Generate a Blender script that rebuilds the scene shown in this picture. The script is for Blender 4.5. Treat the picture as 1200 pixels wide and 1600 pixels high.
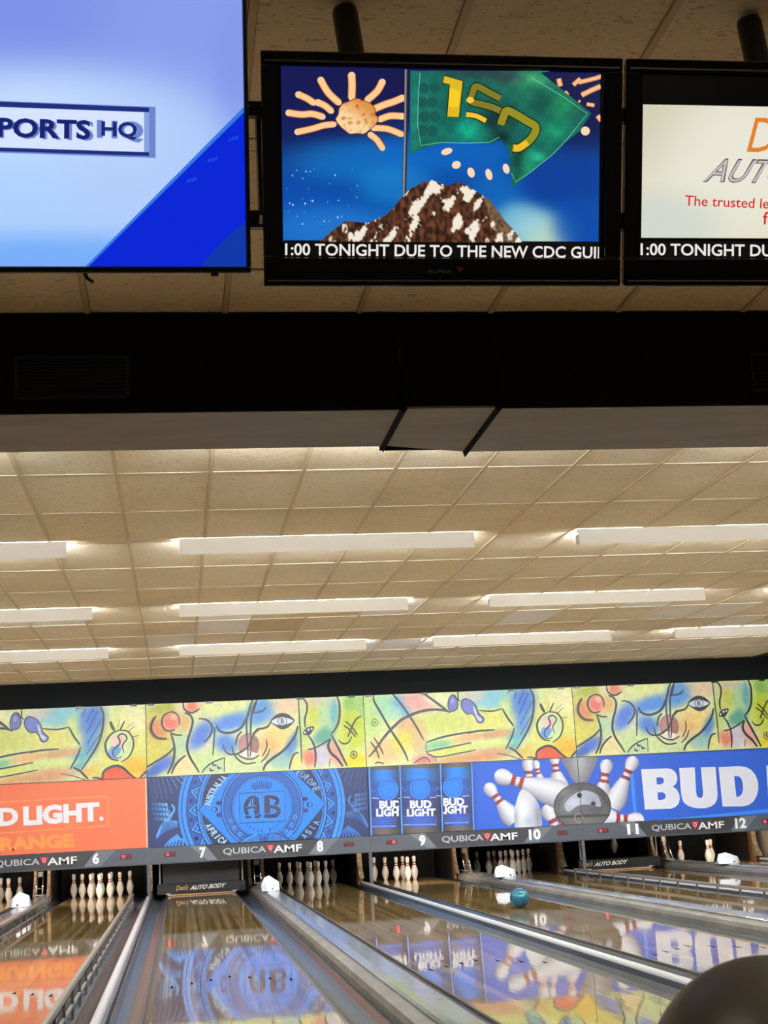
import bpy, math, random
from mathutils import Vector, Matrix
from mathutils import noise as mnoise
from mathutils.geometry import tessellate_polygon
random.seed(7)
S = bpy.context.scene
for o in list(bpy.data.objects): bpy.data.objects.remove(o)
COL = S.collection

# ------------------------------------------------------------------ camera
CAM = Vector((0.0512, -24.7702, 1.0680)); FPX = 2300.0
YAW, PITCH, ROLL = 0.14633, 0.20297, -0.05209
_f = Vector((math.sin(YAW)*math.cos(PITCH), math.cos(YAW)*math.cos(PITCH), math.sin(PITCH)))
_r = Vector((math.cos(YAW), -math.sin(YAW), 0)); _u = _r.cross(_f)
RT = _r*math.cos(ROLL) + _u*math.sin(ROLL); UP = -_r*math.sin(ROLL) + _u*math.cos(ROLL); FW = _f
cd = bpy.data.cameras.new('camera'); cam = bpy.data.objects.new('camera', cd); COL.objects.link(cam)
m = Matrix(((RT.x, UP.x, -FW.x, CAM.x), (RT.y, UP.y, -FW.y, CAM.y), (RT.z, UP.z, -FW.z, CAM.z), (0, 0, 0, 1)))
cam.matrix_world = m
cd.sensor_fit = 'AUTO'; cd.sensor_width = 36.0; cd.lens = FPX/1600*36.0
cd.clip_start = 0.05; cd.clip_end = 200
cd.dof.use_dof = True; cd.dof.focus_distance = 9.0; cd.dof.aperture_fstop = 22.0
S.camera = cam

# ------------------------------------------------------------------ world and exposure
w = bpy.data.worlds.new('world'); S.world = w; w.use_nodes = True
w.node_tree.nodes['Background'].inputs[0].default_value = (0.75, 0.72, 0.68, 1)
w.node_tree.nodes['Background'].inputs[1].default_value = 0.02
S.view_settings.view_transform = 'Standard'; S.view_settings.look = 'None'
S.view_settings.exposure = 0.0; S.view_settings.gamma = 1.0; S.view_settings.use_curve_mapping = False
TUBE = 142.0          # radiance of the fluorescent tubes
TUBE_COL = (0.935, 0.975, 1.03)

# ------------------------------------------------------------------ dimensions
ZC = 3.32            # ceiling
YM = -1.5            # face of the masking panels
B0, PP, HS = -0.42, 3.4, 0.807      # pair boundary, pair pitch, lane offset
MB0, MP = -0.413, 3.405
LANE = {5: B0-PP+HS, 6: B0-HS, 7: B0+HS, 8: B0+PP-HS, 9: B0+PP+HS, 10: B0+2*PP-HS, 11: B0+2*PP+HS, 12: B0+3*PP-HS}
LW = 0.527; GW = 0.235; FOUL = -18.29
XL, XR = -3.98, 10.02; YN, YF = -30.0, 3.0

# ------------------------------------------------------------------ pixel rays (photograph 1200x1600)
def ray(x, y): return RT*((x-600)/FPX) - UP*((y-800)/FPX) + FW
def project(p):
    d = Vector(p)-CAM; z = d.dot(FW)
    return (600+FPX*d.dot(RT)/z, 800-FPX*d.dot(UP)/z) if z > 0.1 else (-9e3, -9e3)
class Plane:
    def __init__(s, O, u, v): s.O, s.u, s.v, s.n = Vector(O), Vector(u), Vector(v), Vector(u).cross(Vector(v))
    def hit(s, x, y):
        d = ray(x, y); t = (s.O-CAM).dot(s.n)/d.dot(s.n); q = CAM+d*t-s.O
        return (q.dot(s.u), q.dot(s.v))

# ------------------------------------------------------------------ materials
def lin(c):
    f = lambda v: v/12.92 if v <= 0.04045 else ((v+0.055)/1.055)**2.4
    return tuple(f(max(0, v)/255.0) for v in c[:3])
MATS = {}
def mat(name, col, rough=0.5, metal=0.0, noise=None, bump=None, coat=0.0, spec=0.5):
    """col sRGB 0-255; noise=(scale, col2, stretch); bump=(scale, strength)"""
    if name in MATS: return MATS[name]
    M = bpy.data.materials.new(name); M.use_nodes = True; N = M.node_tree; b = N.nodes['Principled BSDF']
    b.inputs['Base Color'].default_value = (*lin(col), 1); b.inputs['Roughness'].default_value = rough
    b.inputs['Metallic'].default_value = metal; b.inputs['Coat Weight'].default_value = coat
    b.inputs['Coat Roughness'].default_value = 0.05; b.inputs['Specular IOR Level'].default_value = spec
    tc = N.nodes.new('ShaderNodeTexCoord')
    if noise:
        sc, c2, st = noise
        mp = N.nodes.new('ShaderNodeMapping'); mp.inputs['Scale'].default_value = st
        nz = N.nodes.new('ShaderNodeTexNoise'); nz.inputs['Scale'].default_value = sc; nz.inputs['Detail'].default_value = 4
        mx = N.nodes.new('ShaderNodeMix'); mx.data_type = 'RGBA'
        rp = N.nodes.new('ShaderNodeValToRGB'); rp.color_ramp.elements[0].position = 0.38; rp.color_ramp.elements[1].position = 0.64
        N.links.new(tc.outputs['Object'], mp.inputs[0]); N.links.new(mp.outputs[0], nz.inputs['Vector'])
        N.links.new(nz.outputs[0], rp.inputs[0]); N.links.new(rp.outputs[0], mx.inputs[0])
        mx.inputs[6].default_value = (*lin(col), 1); mx.inputs[7].default_value = (*lin(c2), 1)
        N.links.new(mx.outputs[2], b.inputs['Base Color'])
    if bump:
        n2 = N.nodes.new('ShaderNodeTexNoise'); n2.inputs['Scale'].default_value = bump[0]; n2.inputs['Detail'].default_value = 3
        bp = N.nodes.new('ShaderNodeBump'); bp.inputs['Strength'].default_value = bump[1]; bp.inputs['Distance'].default_value = 0.01
        N.links.new(tc.outputs['Object'], n2.inputs['Vector']); N.links.new(n2.outputs[0], bp.inputs['Height']); N.links.new(bp.outputs[0], b.inputs['Normal'])
    MATS[name] = M; return M
def emit(name, col, strength):
    if name in MATS: return MATS[name]
    M = bpy.data.materials.new(name); M.use_nodes = True; b = M.node_tree.nodes['Principled BSDF']
    b.inputs['Base Color'].default_value = (*lin(col), 1); b.inputs['Emission Color'].default_value = (*lin(col), 1)
    b.inputs['Emission Strength'].default_value = strength; MATS[name] = M; return M
def vmat(name, emission=0.0, rough=0.45):
    """colours come from the 'Col' attribute: flat print or a lit screen"""
    M = bpy.data.materials.new(name); M.use_nodes = True; N = M.node_tree; b = N.nodes['Principled BSDF']
    a = N.nodes.new('ShaderNodeVertexColor'); a.layer_name = 'Col'; b.inputs['Roughness'].default_value = rough
    if emission:
        b.inputs['Base Color'].default_value = (0.004, 0.004, 0.005, 1); b.inputs['Roughness'].default_value = 0.35
        N.links.new(a.outputs[0], b.inputs['Emission Color']); b.inputs['Emission Strength'].default_value = emission
    else: N.links.new(a.outputs[0], b.inputs['Base Color'])
    MATS[name] = M; return M
M_PRINT = vmat('printed_vinyl'); M_SCREEN = vmat('lit_screen', 1.0); M_MURAL = vmat('printed_mural_vinyl')
def _grain(M):
    N = M.node_tree; b = N.nodes['Principled BSDF']; src = b.inputs['Base Color'].links[0].from_socket
    tc = N.nodes.new('ShaderNodeTexCoord'); nz = N.nodes.new('ShaderNodeTexNoise'); nz.inputs['Scale'].default_value = 11; nz.inputs['Detail'].default_value = 7; nz.inputs['Roughness'].default_value = .7
    N.links.new(tc.outputs['Object'], nz.inputs['Vector'])
    rp = N.nodes.new('ShaderNodeValToRGB'); rp.color_ramp.elements[0].position = .36; rp.color_ramp.elements[1].position = .62
    rp.color_ramp.elements[0].color = (.84, .85, .86, 1); rp.color_ramp.elements[1].color = (1.18, 1.18, 1.2, 1); N.links.new(nz.outputs[0], rp.inputs[0])
    mx = N.nodes.new('ShaderNodeMix'); mx.data_type = 'RGBA'; mx.blend_type = 'MULTIPLY'; mx.inputs[0].default_value = .7
    N.links.new(src, mx.inputs[6]); N.links.new(rp.outputs[0], mx.inputs[7]); N.links.new(mx.outputs[2], b.inputs['Base Color'])
_grain(M_MURAL)
M_TUBE = bpy.data.materials.new('fluorescent_tube'); M_TUBE.use_nodes = True
_b = M_TUBE.node_tree.nodes['Principled BSDF']; _b.inputs['Emission Color'].default_value = (*TUBE_COL, 1); _b.inputs['Emission Strength'].default_value = TUBE
M_PINTUBE = emit('pin_light_tube', (255, 236, 214), 360.0)

def lane_mat():
    M = bpy.data.materials.new('lane_boards'); M.use_nodes = True; N = M.node_tree; b = N.nodes['Principled BSDF']; L = N.links
    tc = N.nodes.new('ShaderNodeTexCoord'); sx = N.nodes.new('ShaderNodeSeparateXYZ'); L.new(tc.outputs['Object'], sx.inputs[0])
    dv = N.nodes.new('ShaderNodeMath'); dv.operation = 'DIVIDE'; dv.inputs[1].default_value = 1.0541/39; L.new(sx.outputs['X'], dv.inputs[0])
    fl = N.nodes.new('ShaderNodeMath'); fl.operation = 'FLOOR'; L.new(dv.outputs[0], fl.inputs[0])
    # boards butt-jointed along the lane
    yo = N.nodes.new('ShaderNodeMath'); yo.operation = 'MULTIPLY'; yo.inputs[1].default_value = 3.71; L.new(fl.outputs[0], yo.inputs[0])
    ya = N.nodes.new('ShaderNodeMath'); ya.operation = 'ADD'; L.new(sx.outputs['Y'], ya.inputs[0]); L.new(yo.outputs[0], ya.inputs[1])
    yd = N.nodes.new('ShaderNodeMath'); yd.operation = 'DIVIDE'; yd.inputs[1].default_value = 6.0; L.new(ya.outputs[0], yd.inputs[0])
    yf = N.nodes.new('ShaderNodeMath'); yf.operation = 'FLOOR'; L.new(yd.outputs[0], yf.inputs[0])
    cb = N.nodes.new('ShaderNodeCombineXYZ'); L.new(fl.outputs[0], cb.inputs[0]); L.new(yf.outputs[0], cb.inputs[1])
    wn = N.nodes.new('ShaderNodeTexWhiteNoise'); wn.noise_dimensions = '2D'; L.new(cb.outputs[0], wn.inputs['Vector'])
    rp = N.nodes.new('ShaderNodeValToRGB'); e = rp.color_ramp.elements
    e[0].color = (*lin((116, 92, 54)), 1); e[1].color = (*lin((168, 142, 96)), 1); e[1].position = 1
    k = e.new(0.5); k.color = (*lin((142, 116, 72)), 1)
    L.new(wn.outputs[0], rp.inputs[0])
    mp = N.nodes.new('ShaderNodeMapping'); mp.inputs['Scale'].default_value = (60, 1.2, 1); L.new(tc.outputs['Object'], mp.inputs[0])
    nz = N.nodes.new('ShaderNodeTexNoise'); nz.inputs['Scale'].default_value = 2.0; nz.inputs['Detail'].default_value = 5; L.new(mp.outputs[0], nz.inputs['Vector'])
    mx = N.nodes.new('ShaderNodeMix'); mx.data_type = 'RGBA'; mx.blend_type = 'MULTIPLY'; mx.inputs[0].default_value = 0.35
    L.new(rp.outputs[0], mx.inputs[6]); L.new(nz.outputs[0], mx.inputs[7]); L.new(mx.outputs[2], b.inputs['Base Color'])
    b.inputs['Roughness'].default_value = 0.035; b.inputs['IOR'].default_value = 1.5
    m2 = N.nodes.new('ShaderNodeMapping'); m2.inputs['Scale'].default_value = (5.0, 1.1, 1); L.new(tc.outputs['Object'], m2.inputs[0])
    n2 = N.nodes.new('ShaderNodeTexNoise'); n2.inputs['Scale'].default_value = 2.2; n2.inputs['Detail'].default_value = 2; L.new(m2.outputs[0], n2.inputs['Vector'])
    bp = N.nodes.new('ShaderNodeBump'); bp.inputs['Strength'].default_value = 0.09; bp.inputs['Distance'].default_value = 0.004
    L.new(n2.outputs[0], bp.inputs['Height']); L.new(bp.outputs[0], b.inputs['Normal'])
    return M
M_LANE = lane_mat()

def tile_mat(name, c1, c2, crack=0.0):
    M = bpy.data.materials.new(name); M.use_nodes = True; N = M.node_tree; b = N.nodes['Principled BSDF']; L = N.links
    g = N.nodes.new('ShaderNodeNewGeometry')
    mp = N.nodes.new('ShaderNodeMapping'); mp.inputs['Scale'].default_value = (0.5, 1.15, 1); L.new(g.outputs['Position'], mp.inputs[0])
    nz = N.nodes.new('ShaderNodeTexNoise'); nz.inputs['Scale'].default_value = 60; nz.inputs['Detail'].default_value = 3; nz.inputs['Distortion'].default_value = 1.2
    L.new(mp.outputs[0], nz.inputs['Vector'])
    rp = N.nodes.new('ShaderNodeValToRGB'); rp.color_ramp.elements[0].position = 0.33; rp.color_ramp.elements[1].position = 0.42
    rp.color_ramp.elements[0].color = (*lin(c2), 1); rp.color_ramp.elements[1].color = (*lin(c1), 1); L.new(nz.outputs[0], rp.inputs[0])
    n3 = N.nodes.new('ShaderNodeTexNoise'); n3.inputs['Scale'].default_value = 0.9; L.new(g.outputs['Position'], n3.inputs['Vector'])
    r3 = N.nodes.new('ShaderNodeValToRGB'); r3.color_ramp.elements[0].position = 0.3; r3.color_ramp.elements[1].position = 0.7
    r3.color_ramp.elements[0].color = (0.86, 0.85, 0.82, 1); r3.color_ramp.elements[1].color = (1, 1, 1, 1); L.new(n3.outputs[0], r3.inputs[0])
    mx = N.nodes.new('ShaderNodeMix'); mx.data_type = 'RGBA'; mx.blend_type = 'MULTIPLY'; mx.inputs[0].default_value = 1.0
    L.new(rp.outputs[0], mx.inputs[6]); L.new(r3.outputs[0], mx.inputs[7]); L.new(mx.outputs[2], b.inputs['Base Color'])
    b.inputs['Roughness'].default_value = 0.9; b.inputs['Specular IOR Level'].default_value = 0.2
    bp = N.nodes.new('ShaderNodeBump'); bp.inputs['Strength'].default_value = 0.35; bp.inputs['Distance'].default_value = 0.004
    L.new(nz.outputs[0], bp.inputs['Height']); L.new(bp.outputs[0], b.inputs['Normal'])
    return M
T_CREAM = tile_mat('aged_cream_tile', (242, 230, 204), (196, 180, 150))
T_WARM = tile_mat('tan_tile', (238, 224, 194), (190, 172, 140))
T_WHITE = tile_mat('new_white_tile', (248, 246, 240), (220, 216, 208))
T_STAIN = tile_mat('stained_tile', (218, 200, 160), (164, 142, 104))

BLACK = mat('matt_black_paint', (15, 15, 16), 0.85, noise=(3, (12, 12, 13), (1, 1, 1)), spec=0.15)
HEADER = mat('charcoal_header', (20, 22, 24), 0.9, spec=0.1)
PITB = mat('pit_black', (14, 14, 15), 0.9)
DUCT = mat('grey_sheet_metal', (128, 128, 126), 0.5, 0.2, noise=(1.6, (114, 113, 110), (1, 3, 1)), bump=(2.2, 0.6))
GRID = mat('tan_ceiling_grid', (204, 188, 156), 0.6)
CROSSB = mat('cream_cross_bar', (206, 194, 168), 0.7)
WHITEP = mat('white_enamel', (232, 226, 212), 0.45)
WALLP = mat('beige_wall_paint', (176, 166, 148), 0.85, noise=(2, (168, 158, 140), (1, 1, 1)))
FLOORM = mat('dark_subfloor', (62, 60, 58), 0.85, noise=(6, (50, 48, 46), (1, 1, 1)))
APPR = mat('approach_maple', (168, 142, 100), 0.2, noise=(5, (170, 130, 80), (30, 1, 1)), coat=0.3)
CARPET = mat('concourse_carpet', (58, 50, 54), 0.95, noise=(40, (70, 52, 50), (1, 1, 1)))
GUTTER = mat('slate_gutter_plastic', (66, 70, 76), 0.26, noise=(3, (50, 55, 62), (4, .6, 1)), bump=(6, 0.25))
DIVSIDE = mat('taupe_division_side', (116, 112, 105), 0.45, noise=(8, (96, 92, 86), (1, .4, 1)))
CAPM = mat('brushed_grey_cap', (176, 178, 180), 0.16, 0.55, noise=(4, (150, 152, 156), (6, .5, 1)), bump=(5, 0.18))
SILVER = mat('silver_cap', (214, 214, 212), 0.3, 0.25)
SLATEW = mat('slate_division_side', (74, 82, 96), 0.4, noise=(5, (60, 66, 78), (1, .3, 1)))
RAILM = mat('grey_rail_metal', (150, 146, 138), 0.35, 0.5)
RAILP = mat('dark_rail_post', (96, 93, 88), 0.4, 0.3)
CHROME = mat('chrome_rod', (225, 225, 225), 0.12, 1.0)
WOODK = mat('brown_kickback_wood', (140, 92, 54), 0.5, noise=(4, (104, 64, 36), (1, 1, 6)))
BEIGEM = mat('worn_beige_metal', (172, 156, 132), 0.45, 0.2, noise=(14, (120, 104, 84), (1, 1, 1)))
PINW = mat('pin_white_plastic', (240, 238, 232), 0.25)
PINR = mat('pin_red_stripe', (170, 24, 34), 0.35)
GUARD = mat('white_plastic_guard', (226, 232, 238), 0.35)
DARKP = mat('black_plastic', (18, 18, 20), 0.3)
GLOSSB = mat('gloss_black_bezel', (8, 8, 9), 0.1, coat=0.5)
STRIPG = mat('slate_number_strip', (74, 78, 86), 0.45)
SHIELD = mat('dark_grey_shield', (34, 34, 35), 0.4)
VENTM = mat('black_vent', (9, 9, 10), 0.6)
LEDON = emit('red_lamp_lit', (255, 40, 60), 3.0)
LEDOFF = mat('red_lamp_dark', (120, 24, 30), 0.3)
LEDHOUSE = mat('lamp_housing', (66, 34, 40), 0.4)
BALLT = mat('teal_ball', (8, 92, 108), 0.15, noise=(9, (6, 62, 96), (1, 1, 1)))
BALLB = mat('dark_brown_ball', (92, 84, 70), 0.42, noise=(5, (76, 70, 60), (1, 1, 1)))

# ------------------------------------------------------------------ mesh helpers
class MB:
    def __init__(s): s.v, s.f, s.mi = [], [], []
    def add(s, vs, fs, mi=0):
        n = len(s.v); s.v += [tuple(q) for q in vs]; s.f += [tuple(i+n for i in f) for f in fs]; s.mi += [mi]*len(fs); return s
    def box(s, x0, x1, y0, y1, z0, z1, mi=0):
        return s.add([(x, y, z) for z in (z0, z1) for y in (y0, y1) for x in (x0, x1)],
                     [(0, 2, 3, 1), (4, 5, 7, 6), (0, 1, 5, 4), (2, 6, 7, 3), (0, 4, 6, 2), (1, 3, 7, 5)], mi)
    def prism_y(s, prof, y0, y1, mi=0):       # closed (x,z) profile, counter-clockwise seen from -y
        n = len(prof)
        return s.add([(x, y0, z) for x, z in prof]+[(x, y1, z) for x, z in prof],
                     [(i, (i+1) % n, n+(i+1) % n, n+i) for i in range(n)]+[tuple(range(n-1, -1, -1)), tuple(range(n, 2*n))], mi)
    def prism_x(s, prof, x0, x1, mi=0):       # closed (y,z) profile
        n = len(prof)
        return s.add([(x0, y, z) for y, z in prof]+[(x1, y, z) for y, z in prof],
                     [(i, n+i, n+(i+1) % n, (i+1) % n) for i in range(n)]+[tuple(range(n)), tuple(range(2*n-1, n-1, -1))], mi)
    def tube(s, pts, r, seg=8, mi=0):
        pts = [Vector(p) for p in pts]; rings = []
        for i, p in enumerate(pts):
            t = (pts[min(i+1, len(pts)-1)]-pts[max(i-1, 0)]).normalized()
            a = t.cross(Vector((0, 0, 1)) if abs(t.z) < .9 else Vector((1, 0, 0))).normalized(); bb = t.cross(a)
            rings.append([p+(a*math.cos(2*math.pi*k/seg)+bb*math.sin(2*math.pi*k/seg))*r for k in range(seg)])
        vs = [q for R in rings for q in R]; fs = []
        for i in range(len(pts)-1):
            for k in range(seg): fs.append((i*seg+k, i*seg+(k+1) % seg, (i+1)*seg+(k+1) % seg, (i+1)*seg+k))
        fs += [tuple(range(seg-1, -1, -1)), tuple(range((len(pts)-1)*seg, len(pts)*seg))]
        return s.add(vs, fs, mi)
    def lathe(s, prof, seg=20, mi=0):         # (r,z) profile, ends on the axis or open
        vs, fs = [], []
        for r, z in prof: vs += [(r*math.cos(2*math.pi*k/seg), r*math.sin(2*math.pi*k/seg), z) for k in range(seg)]
        for i in range(len(prof)-1):
            for k in range(seg): fs.append((i*seg+k, i*seg+(k+1) % seg, (i+1)*seg+(k+1) % seg, (i+1)*seg+k))
        return s.add(vs, fs, mi)
    def mesh(s, name, mats, smooth=False):
        me = bpy.data.meshes.new(name); me.from_pydata(s.v, [], s.f)
        for M in (mats if isinstance(mats, (list, tuple)) else [mats]): me.materials.append(M)
        me.polygons.foreach_set('material_index', s.mi)
        if smooth: me.polygons.foreach_set('use_smooth', [True]*len(me.polygons))
        me.update(); return me
    def build(s, name, mats, parent=None, smooth=False, bevel=0.0):
        o = link(name, s.mesh(name, mats, smooth), parent)
        if bevel:
            bv = o.modifiers.new('bevel', 'BEVEL'); bv.width = bevel; bv.segments = 2; bv.limit_method = 'ANGLE'
        return o
def link(name, data, parent=None, loc=None):
    o = bpy.data.objects.new(name, data); COL.objects.link(o)
    if parent is not None: o.parent = parent
    if loc is not None: o.location = loc
    return o
def tag(o, label=None, cat=None, group=None, kind=None):
    if label: o['label'] = label
    if cat: o['category'] = cat
    if group: o['group'] = group
    if kind: o['kind'] = kind
    return o
def empty(name, loc, label, cat, group=None, rx=0.0):
    o = link(name, None, None, loc); o.rotation_euler = (rx, 0, 0); o.empty_display_size = 0.1
    return tag(o, label, cat, group)
def struct(name, mb, M, parent=None):
    o = mb.build(name, M, parent)
    if parent is None: o['kind'] = 'structure'
    return o

# ------------------------------------------------------------------ flat print (pictures, lettering)
_txt = {}
def text_tris(s, bold=0.0):
    key = (s, bold)
    if key in _txt: return _txt[key]
    c = bpy.data.curves.new('t', 'FONT'); c.body = s; c.size = 1.0; c.offset = bold; c.resolution_u = 3
    o = bpy.data.objects.new('t', c); COL.objects.link(o)
    me = bpy.data.meshes.new_from_object(o); me.calc_loop_triangles()
    vs = [(v.co.x, v.co.y) for v in me.vertices]
    tr = [[vs[i] for i in t.vertices] for t in me.loop_triangles]
    bpy.data.objects.remove(o); bpy.data.curves.remove(c); bpy.data.meshes.remove(me)
    xs = [p[0] for t in tr for p in t]; ys = [p[1] for t in tr for p in t]
    _txt[key] = (tr, min(xs), max(xs), min(ys), max(ys)); return _txt[key]
def smooth_path(pts, n=6, closed=False):
    if len(pts) < 3: return list(pts)
    out = []; N = len(pts)
    rng = range(N) if closed else range(N-1)
    for i in rng:
        p1, p2 = pts[i], pts[(i+1) % N]
        p0 = pts[(i-1) % N] if (closed or i > 0) else p1
        p3 = pts[(i+2) % N] if (closed or i+2 < N) else p2
        for k in range(n):
            t = k/n
            out.append(tuple(0.5*(2*p1[j]+(p2[j]-p0[j])*t+(2*p0[j]-5*p1[j]+4*p2[j]-p3[j])*t*t+(3*p1[j]-p0[j]-3*p2[j]+p3[j])*t**3) for j in (0, 1)))
    if not closed: out.append(tuple(pts[-1]))
    return out
def clip_poly(P, rect):
    a0, b0, a1, b1 = rect
    for ax, lim, sg in ((0, a0, 1), (0, a1, -1), (1, b0, 1), (1, b1, -1)):
        out = []; n = len(P)
        if n == 0: return []
        for i in range(n):
            A, Bq = P[i], P[(i+1) % n]; da, db = (A[ax]-lim)*sg, (Bq[ax]-lim)*sg
            if da >= 0: out.append(A)
            if (da >= 0) != (db >= 0):
                t = da/(da-db); out.append(tuple(A[j]+(Bq[j]-A[j])*t for j in range(len(A))))
        P = out
    return P
def mixc(a, b, t):
    t = max(0.0, min(1.0, t)); return tuple(x+(y-x)*t for x, y in zip(a, b))
def ramp(stops, t):
    for (t0, c0), (t1, c1) in zip(stops, stops[1:]):
        if t <= t1: return mixc(c0, c1, (t-t0)/((t1-t0) or 1))
    return stops[-1][1]
def blobfn(base, blobs):
    def f(x, y):
        r = base
        for bx, by, rx, ry, col, al in blobs:
            d = ((x-bx)/rx)**2+((y-by)/ry)**2
            if d < 5: r = mixc(r, col, al*math.exp(-d))
        return r
    return f
class Print:
    """flat print on a plane; points go through s.T (photo pixels or metres -> plane metres)"""
    def __init__(s, rect, T=None, step=0.00012): s.rect, s.T, s.step, s.L = rect, T or (lambda x, y: (x, y)), step, 1; s.v, s.f, s.c = [], [], []
    def _poly(s, P, col, raw=False):
        Q = clip_poly(P, s.rect)
        if len(Q) < 3: return
        n = len(s.v); y = -s.step*s.L
        for q in Q: s.v.append((q[0], y, q[1])); s.c.append(q[2:5] if len(q) > 2 else col)
        s.f.append(tuple(range(n, n+len(Q))))
    def tris(s, T, col):
        col = lin(col)
        for t in T:
            a, b, c = t
            if (b[0]-a[0])*(c[1]-a[1])-(b[1]-a[1])*(c[0]-a[0]) < 0: t = [a, c, b]
            s._poly([tuple(p) for p in t], col)
        s.L += 1
    def fill(s, pts, col, holes=(), smooth=0, mapped=False):
        loops = []
        for k, l in enumerate([pts]+list(holes)):
            q = smooth_path(l, smooth, True) if smooth else l
            loops.append([Vector((*(p if mapped else s.T(*p)), 0)) for p in q])
        flat = [p for l in loops for p in l]
        s.tris([[(flat[i].x, flat[i].y) for i in t] for t in tessellate_polygon(loops)], col)
    def fillf(s, pts, fn, cell, smooth=0):
        """polygon cut into cells; fn(x, y) gives the printed colour at each corner (units of T)"""
        q = smooth_path(pts, smooth, True) if smooth else pts
        for t in tessellate_polygon([[Vector((x, y, 0)) for x, y in q]]):
            P = [(q[i][0], q[i][1]) for i in t]; xs = [v[0] for v in P]; ys = [v[1] for v in P]
            for i in range(math.floor(min(xs)/cell), math.floor(max(xs)/cell)+1):
                for j in range(math.floor(min(ys)/cell), math.floor(max(ys)/cell)+1):
                    C = clip_poly(P, (i*cell, j*cell, (i+1)*cell, (j+1)*cell))
                    if len(C) < 3: continue
                    M = [(*s.T(x, y), *lin(fn(x, y))) for x, y in C]
                    ar = sum(M[k][0]*M[(k+1) % len(M)][1]-M[(k+1) % len(M)][0]*M[k][1] for k in range(len(M)))
                    s._poly(M if ar > 0 else M[::-1], None)
        s.L += 1
    def stroke(s, pts, wd, col, n=6, closed=False, taper=0.0, smooth=True):
        """wd in the units of pts"""
        q = smooth_path(pts, n, closed) if smooth else list(pts)
        N = len(q); Lf, Rt = [], []
        for i in range(N):
            a = q[(i-1) % N] if (closed or i > 0) else q[i]; b = q[(i+1) % N] if (closed or i < N-1) else q[i]
            dx, dy = b[0]-a[0], b[1]-a[1]; l = math.hypot(dx, dy) or 1
            hw = wd/2
            if taper and not closed: hw *= 1-taper*abs(2*i/(N-1)-1)**3
            Lf.append(s.T(q[i][0]-dy/l*hw, q[i][1]+dx/l*hw)); Rt.append(s.T(q[i][0]+dy/l*hw, q[i][1]-dx/l*hw))
        T = []
        for i in range(N if closed else N-1):
            j = (i+1) % N; T += [[Lf[i], Rt[i], Rt[j]], [Lf[i], Rt[j], Lf[j]]]
        s.tris(T, col)
    def ell(s, cx, cy, rx, ry, col, rot=0.0, n=28):
        c, d = math.cos(rot), math.sin(rot)
        s.fill([(cx+rx*math.cos(t)*c-ry*math.sin(t)*d, cy+rx*math.cos(t)*d+ry*math.sin(t)*c) for t in [2*math.pi*k/n for k in range(n)]], col)
    def ring(s, cx, cy, rx, ry, wd, col, n=40, a0=0, a1=360):
        cl = (a1-a0) >= 360
        s.stroke([(cx+rx*math.cos(math.radians(t)), cy+ry*math.sin(math.radians(t))) for t in [a0+(a1-a0)*k/n for k in range(n if cl else n+1)]], wd, col, closed=cl, smooth=False)
    def text(s, txt, bl, br, tl, col, bold=0.02, fit=None):
        """letters of txt stretched into the parallelogram bl, br, tl (units of T)"""
        tr, x0, x1, y0, y1 = text_tris(txt, bold)
        A, Bq, Cq = s.T(*bl), s.T(*br), s.T(*tl)
        ux, uy = Bq[0]-A[0], Bq[1]-A[1]; vx, vy = Cq[0]-A[0], Cq[1]-A[1]
        f = lambda p: (A[0]+ux*(p[0]-x0)/(x1-x0)+vx*(p[1]-y0)/(y1-y0), A[1]+uy*(p[0]-x0)/(x1-x0)+vy*(p[1]-y0)/(y1-y0))
        s.tris([[f(p) for p in t] for t in tr], col)
    def arc_text(s, txt, cx, cy, r, h, a0, a1, col, bold=0.02, inward=False, r1=None):
        """letters along a circle in mapped metres; angles in degrees"""
        n = len(txt)
        for i, ch in enumerate(txt):
            if ch == ' ': continue
            t = math.radians(a0+(a1-a0)*(i+.5)/n); tr, x0, x1, y0, y1 = text_tris(ch, bold)
            rad = (math.cos(t), math.sin(t)); sg = -1 if inward else 1
            up = (rad[0]*sg, rad[1]*sg); rt = (up[1], -up[0]); wch = h*0.55 if ch != 'I' else h*0.16
            rr = r+((r1 if r1 is not None else r)-r)*(i+.5)/n; ox, oy = cx+rad[0]*rr, cy+rad[1]*rr
            f = lambda p: (ox+rt[0]*((p[0]-x0)/(x1-x0)-.5)*wch+up[0]*((p[1]-y0)/(y1-y0)-.5)*h, oy+rt[1]*((p[0]-x0)/(x1-x0)-.5)*wch+up[1]*((p[1]-y0)/(y1-y0)-.5)*h)
            s.tris([[f(p) for p in t2] for t2 in tr], col)
        s.L += 1
    def wash(s, base, blobs, nx=90, ny=32):
        """soft colour wash over the whole rect. blobs: (x, y, rx, ry, rot_deg, colour, alpha) in units of T"""
        a0, b0, a1, b1 = s.rect; BL = []
        for x, y, rx, ry, rot, col, al in blobs:
            c = s.T(x, y); e = s.T(x+rx, y); g = s.T(x, y+ry)
            BL.append((c, math.hypot(e[0]-c[0], e[1]-c[1]), math.hypot(g[0]-c[0], g[1]-c[1]), math.radians(-rot), col, al))
        def colour(a, b):
            r = list(base)
            for c, rx, ry, rot, col, al in BL:
                dx, dy = a-c[0], b-c[1]; u = (dx*math.cos(rot)+dy*math.sin(rot))/rx; v = (-dx*math.sin(rot)+dy*math.cos(rot))/ry
                d = u*u+v*v
                if d < 6:
                    k = al*math.exp(-0.9*d*d) if d < 6 else 0
                    r = [r[j]+(col[j]-r[j])*k for j in range(3)]
            return lin(r)
        G = [[(a0+(a1-a0)*i/nx, b0+(b1-b0)*j/ny) for i in range(nx+1)] for j in range(ny+1)]
        n = len(s.v); y = -s.step*s.L
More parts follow.
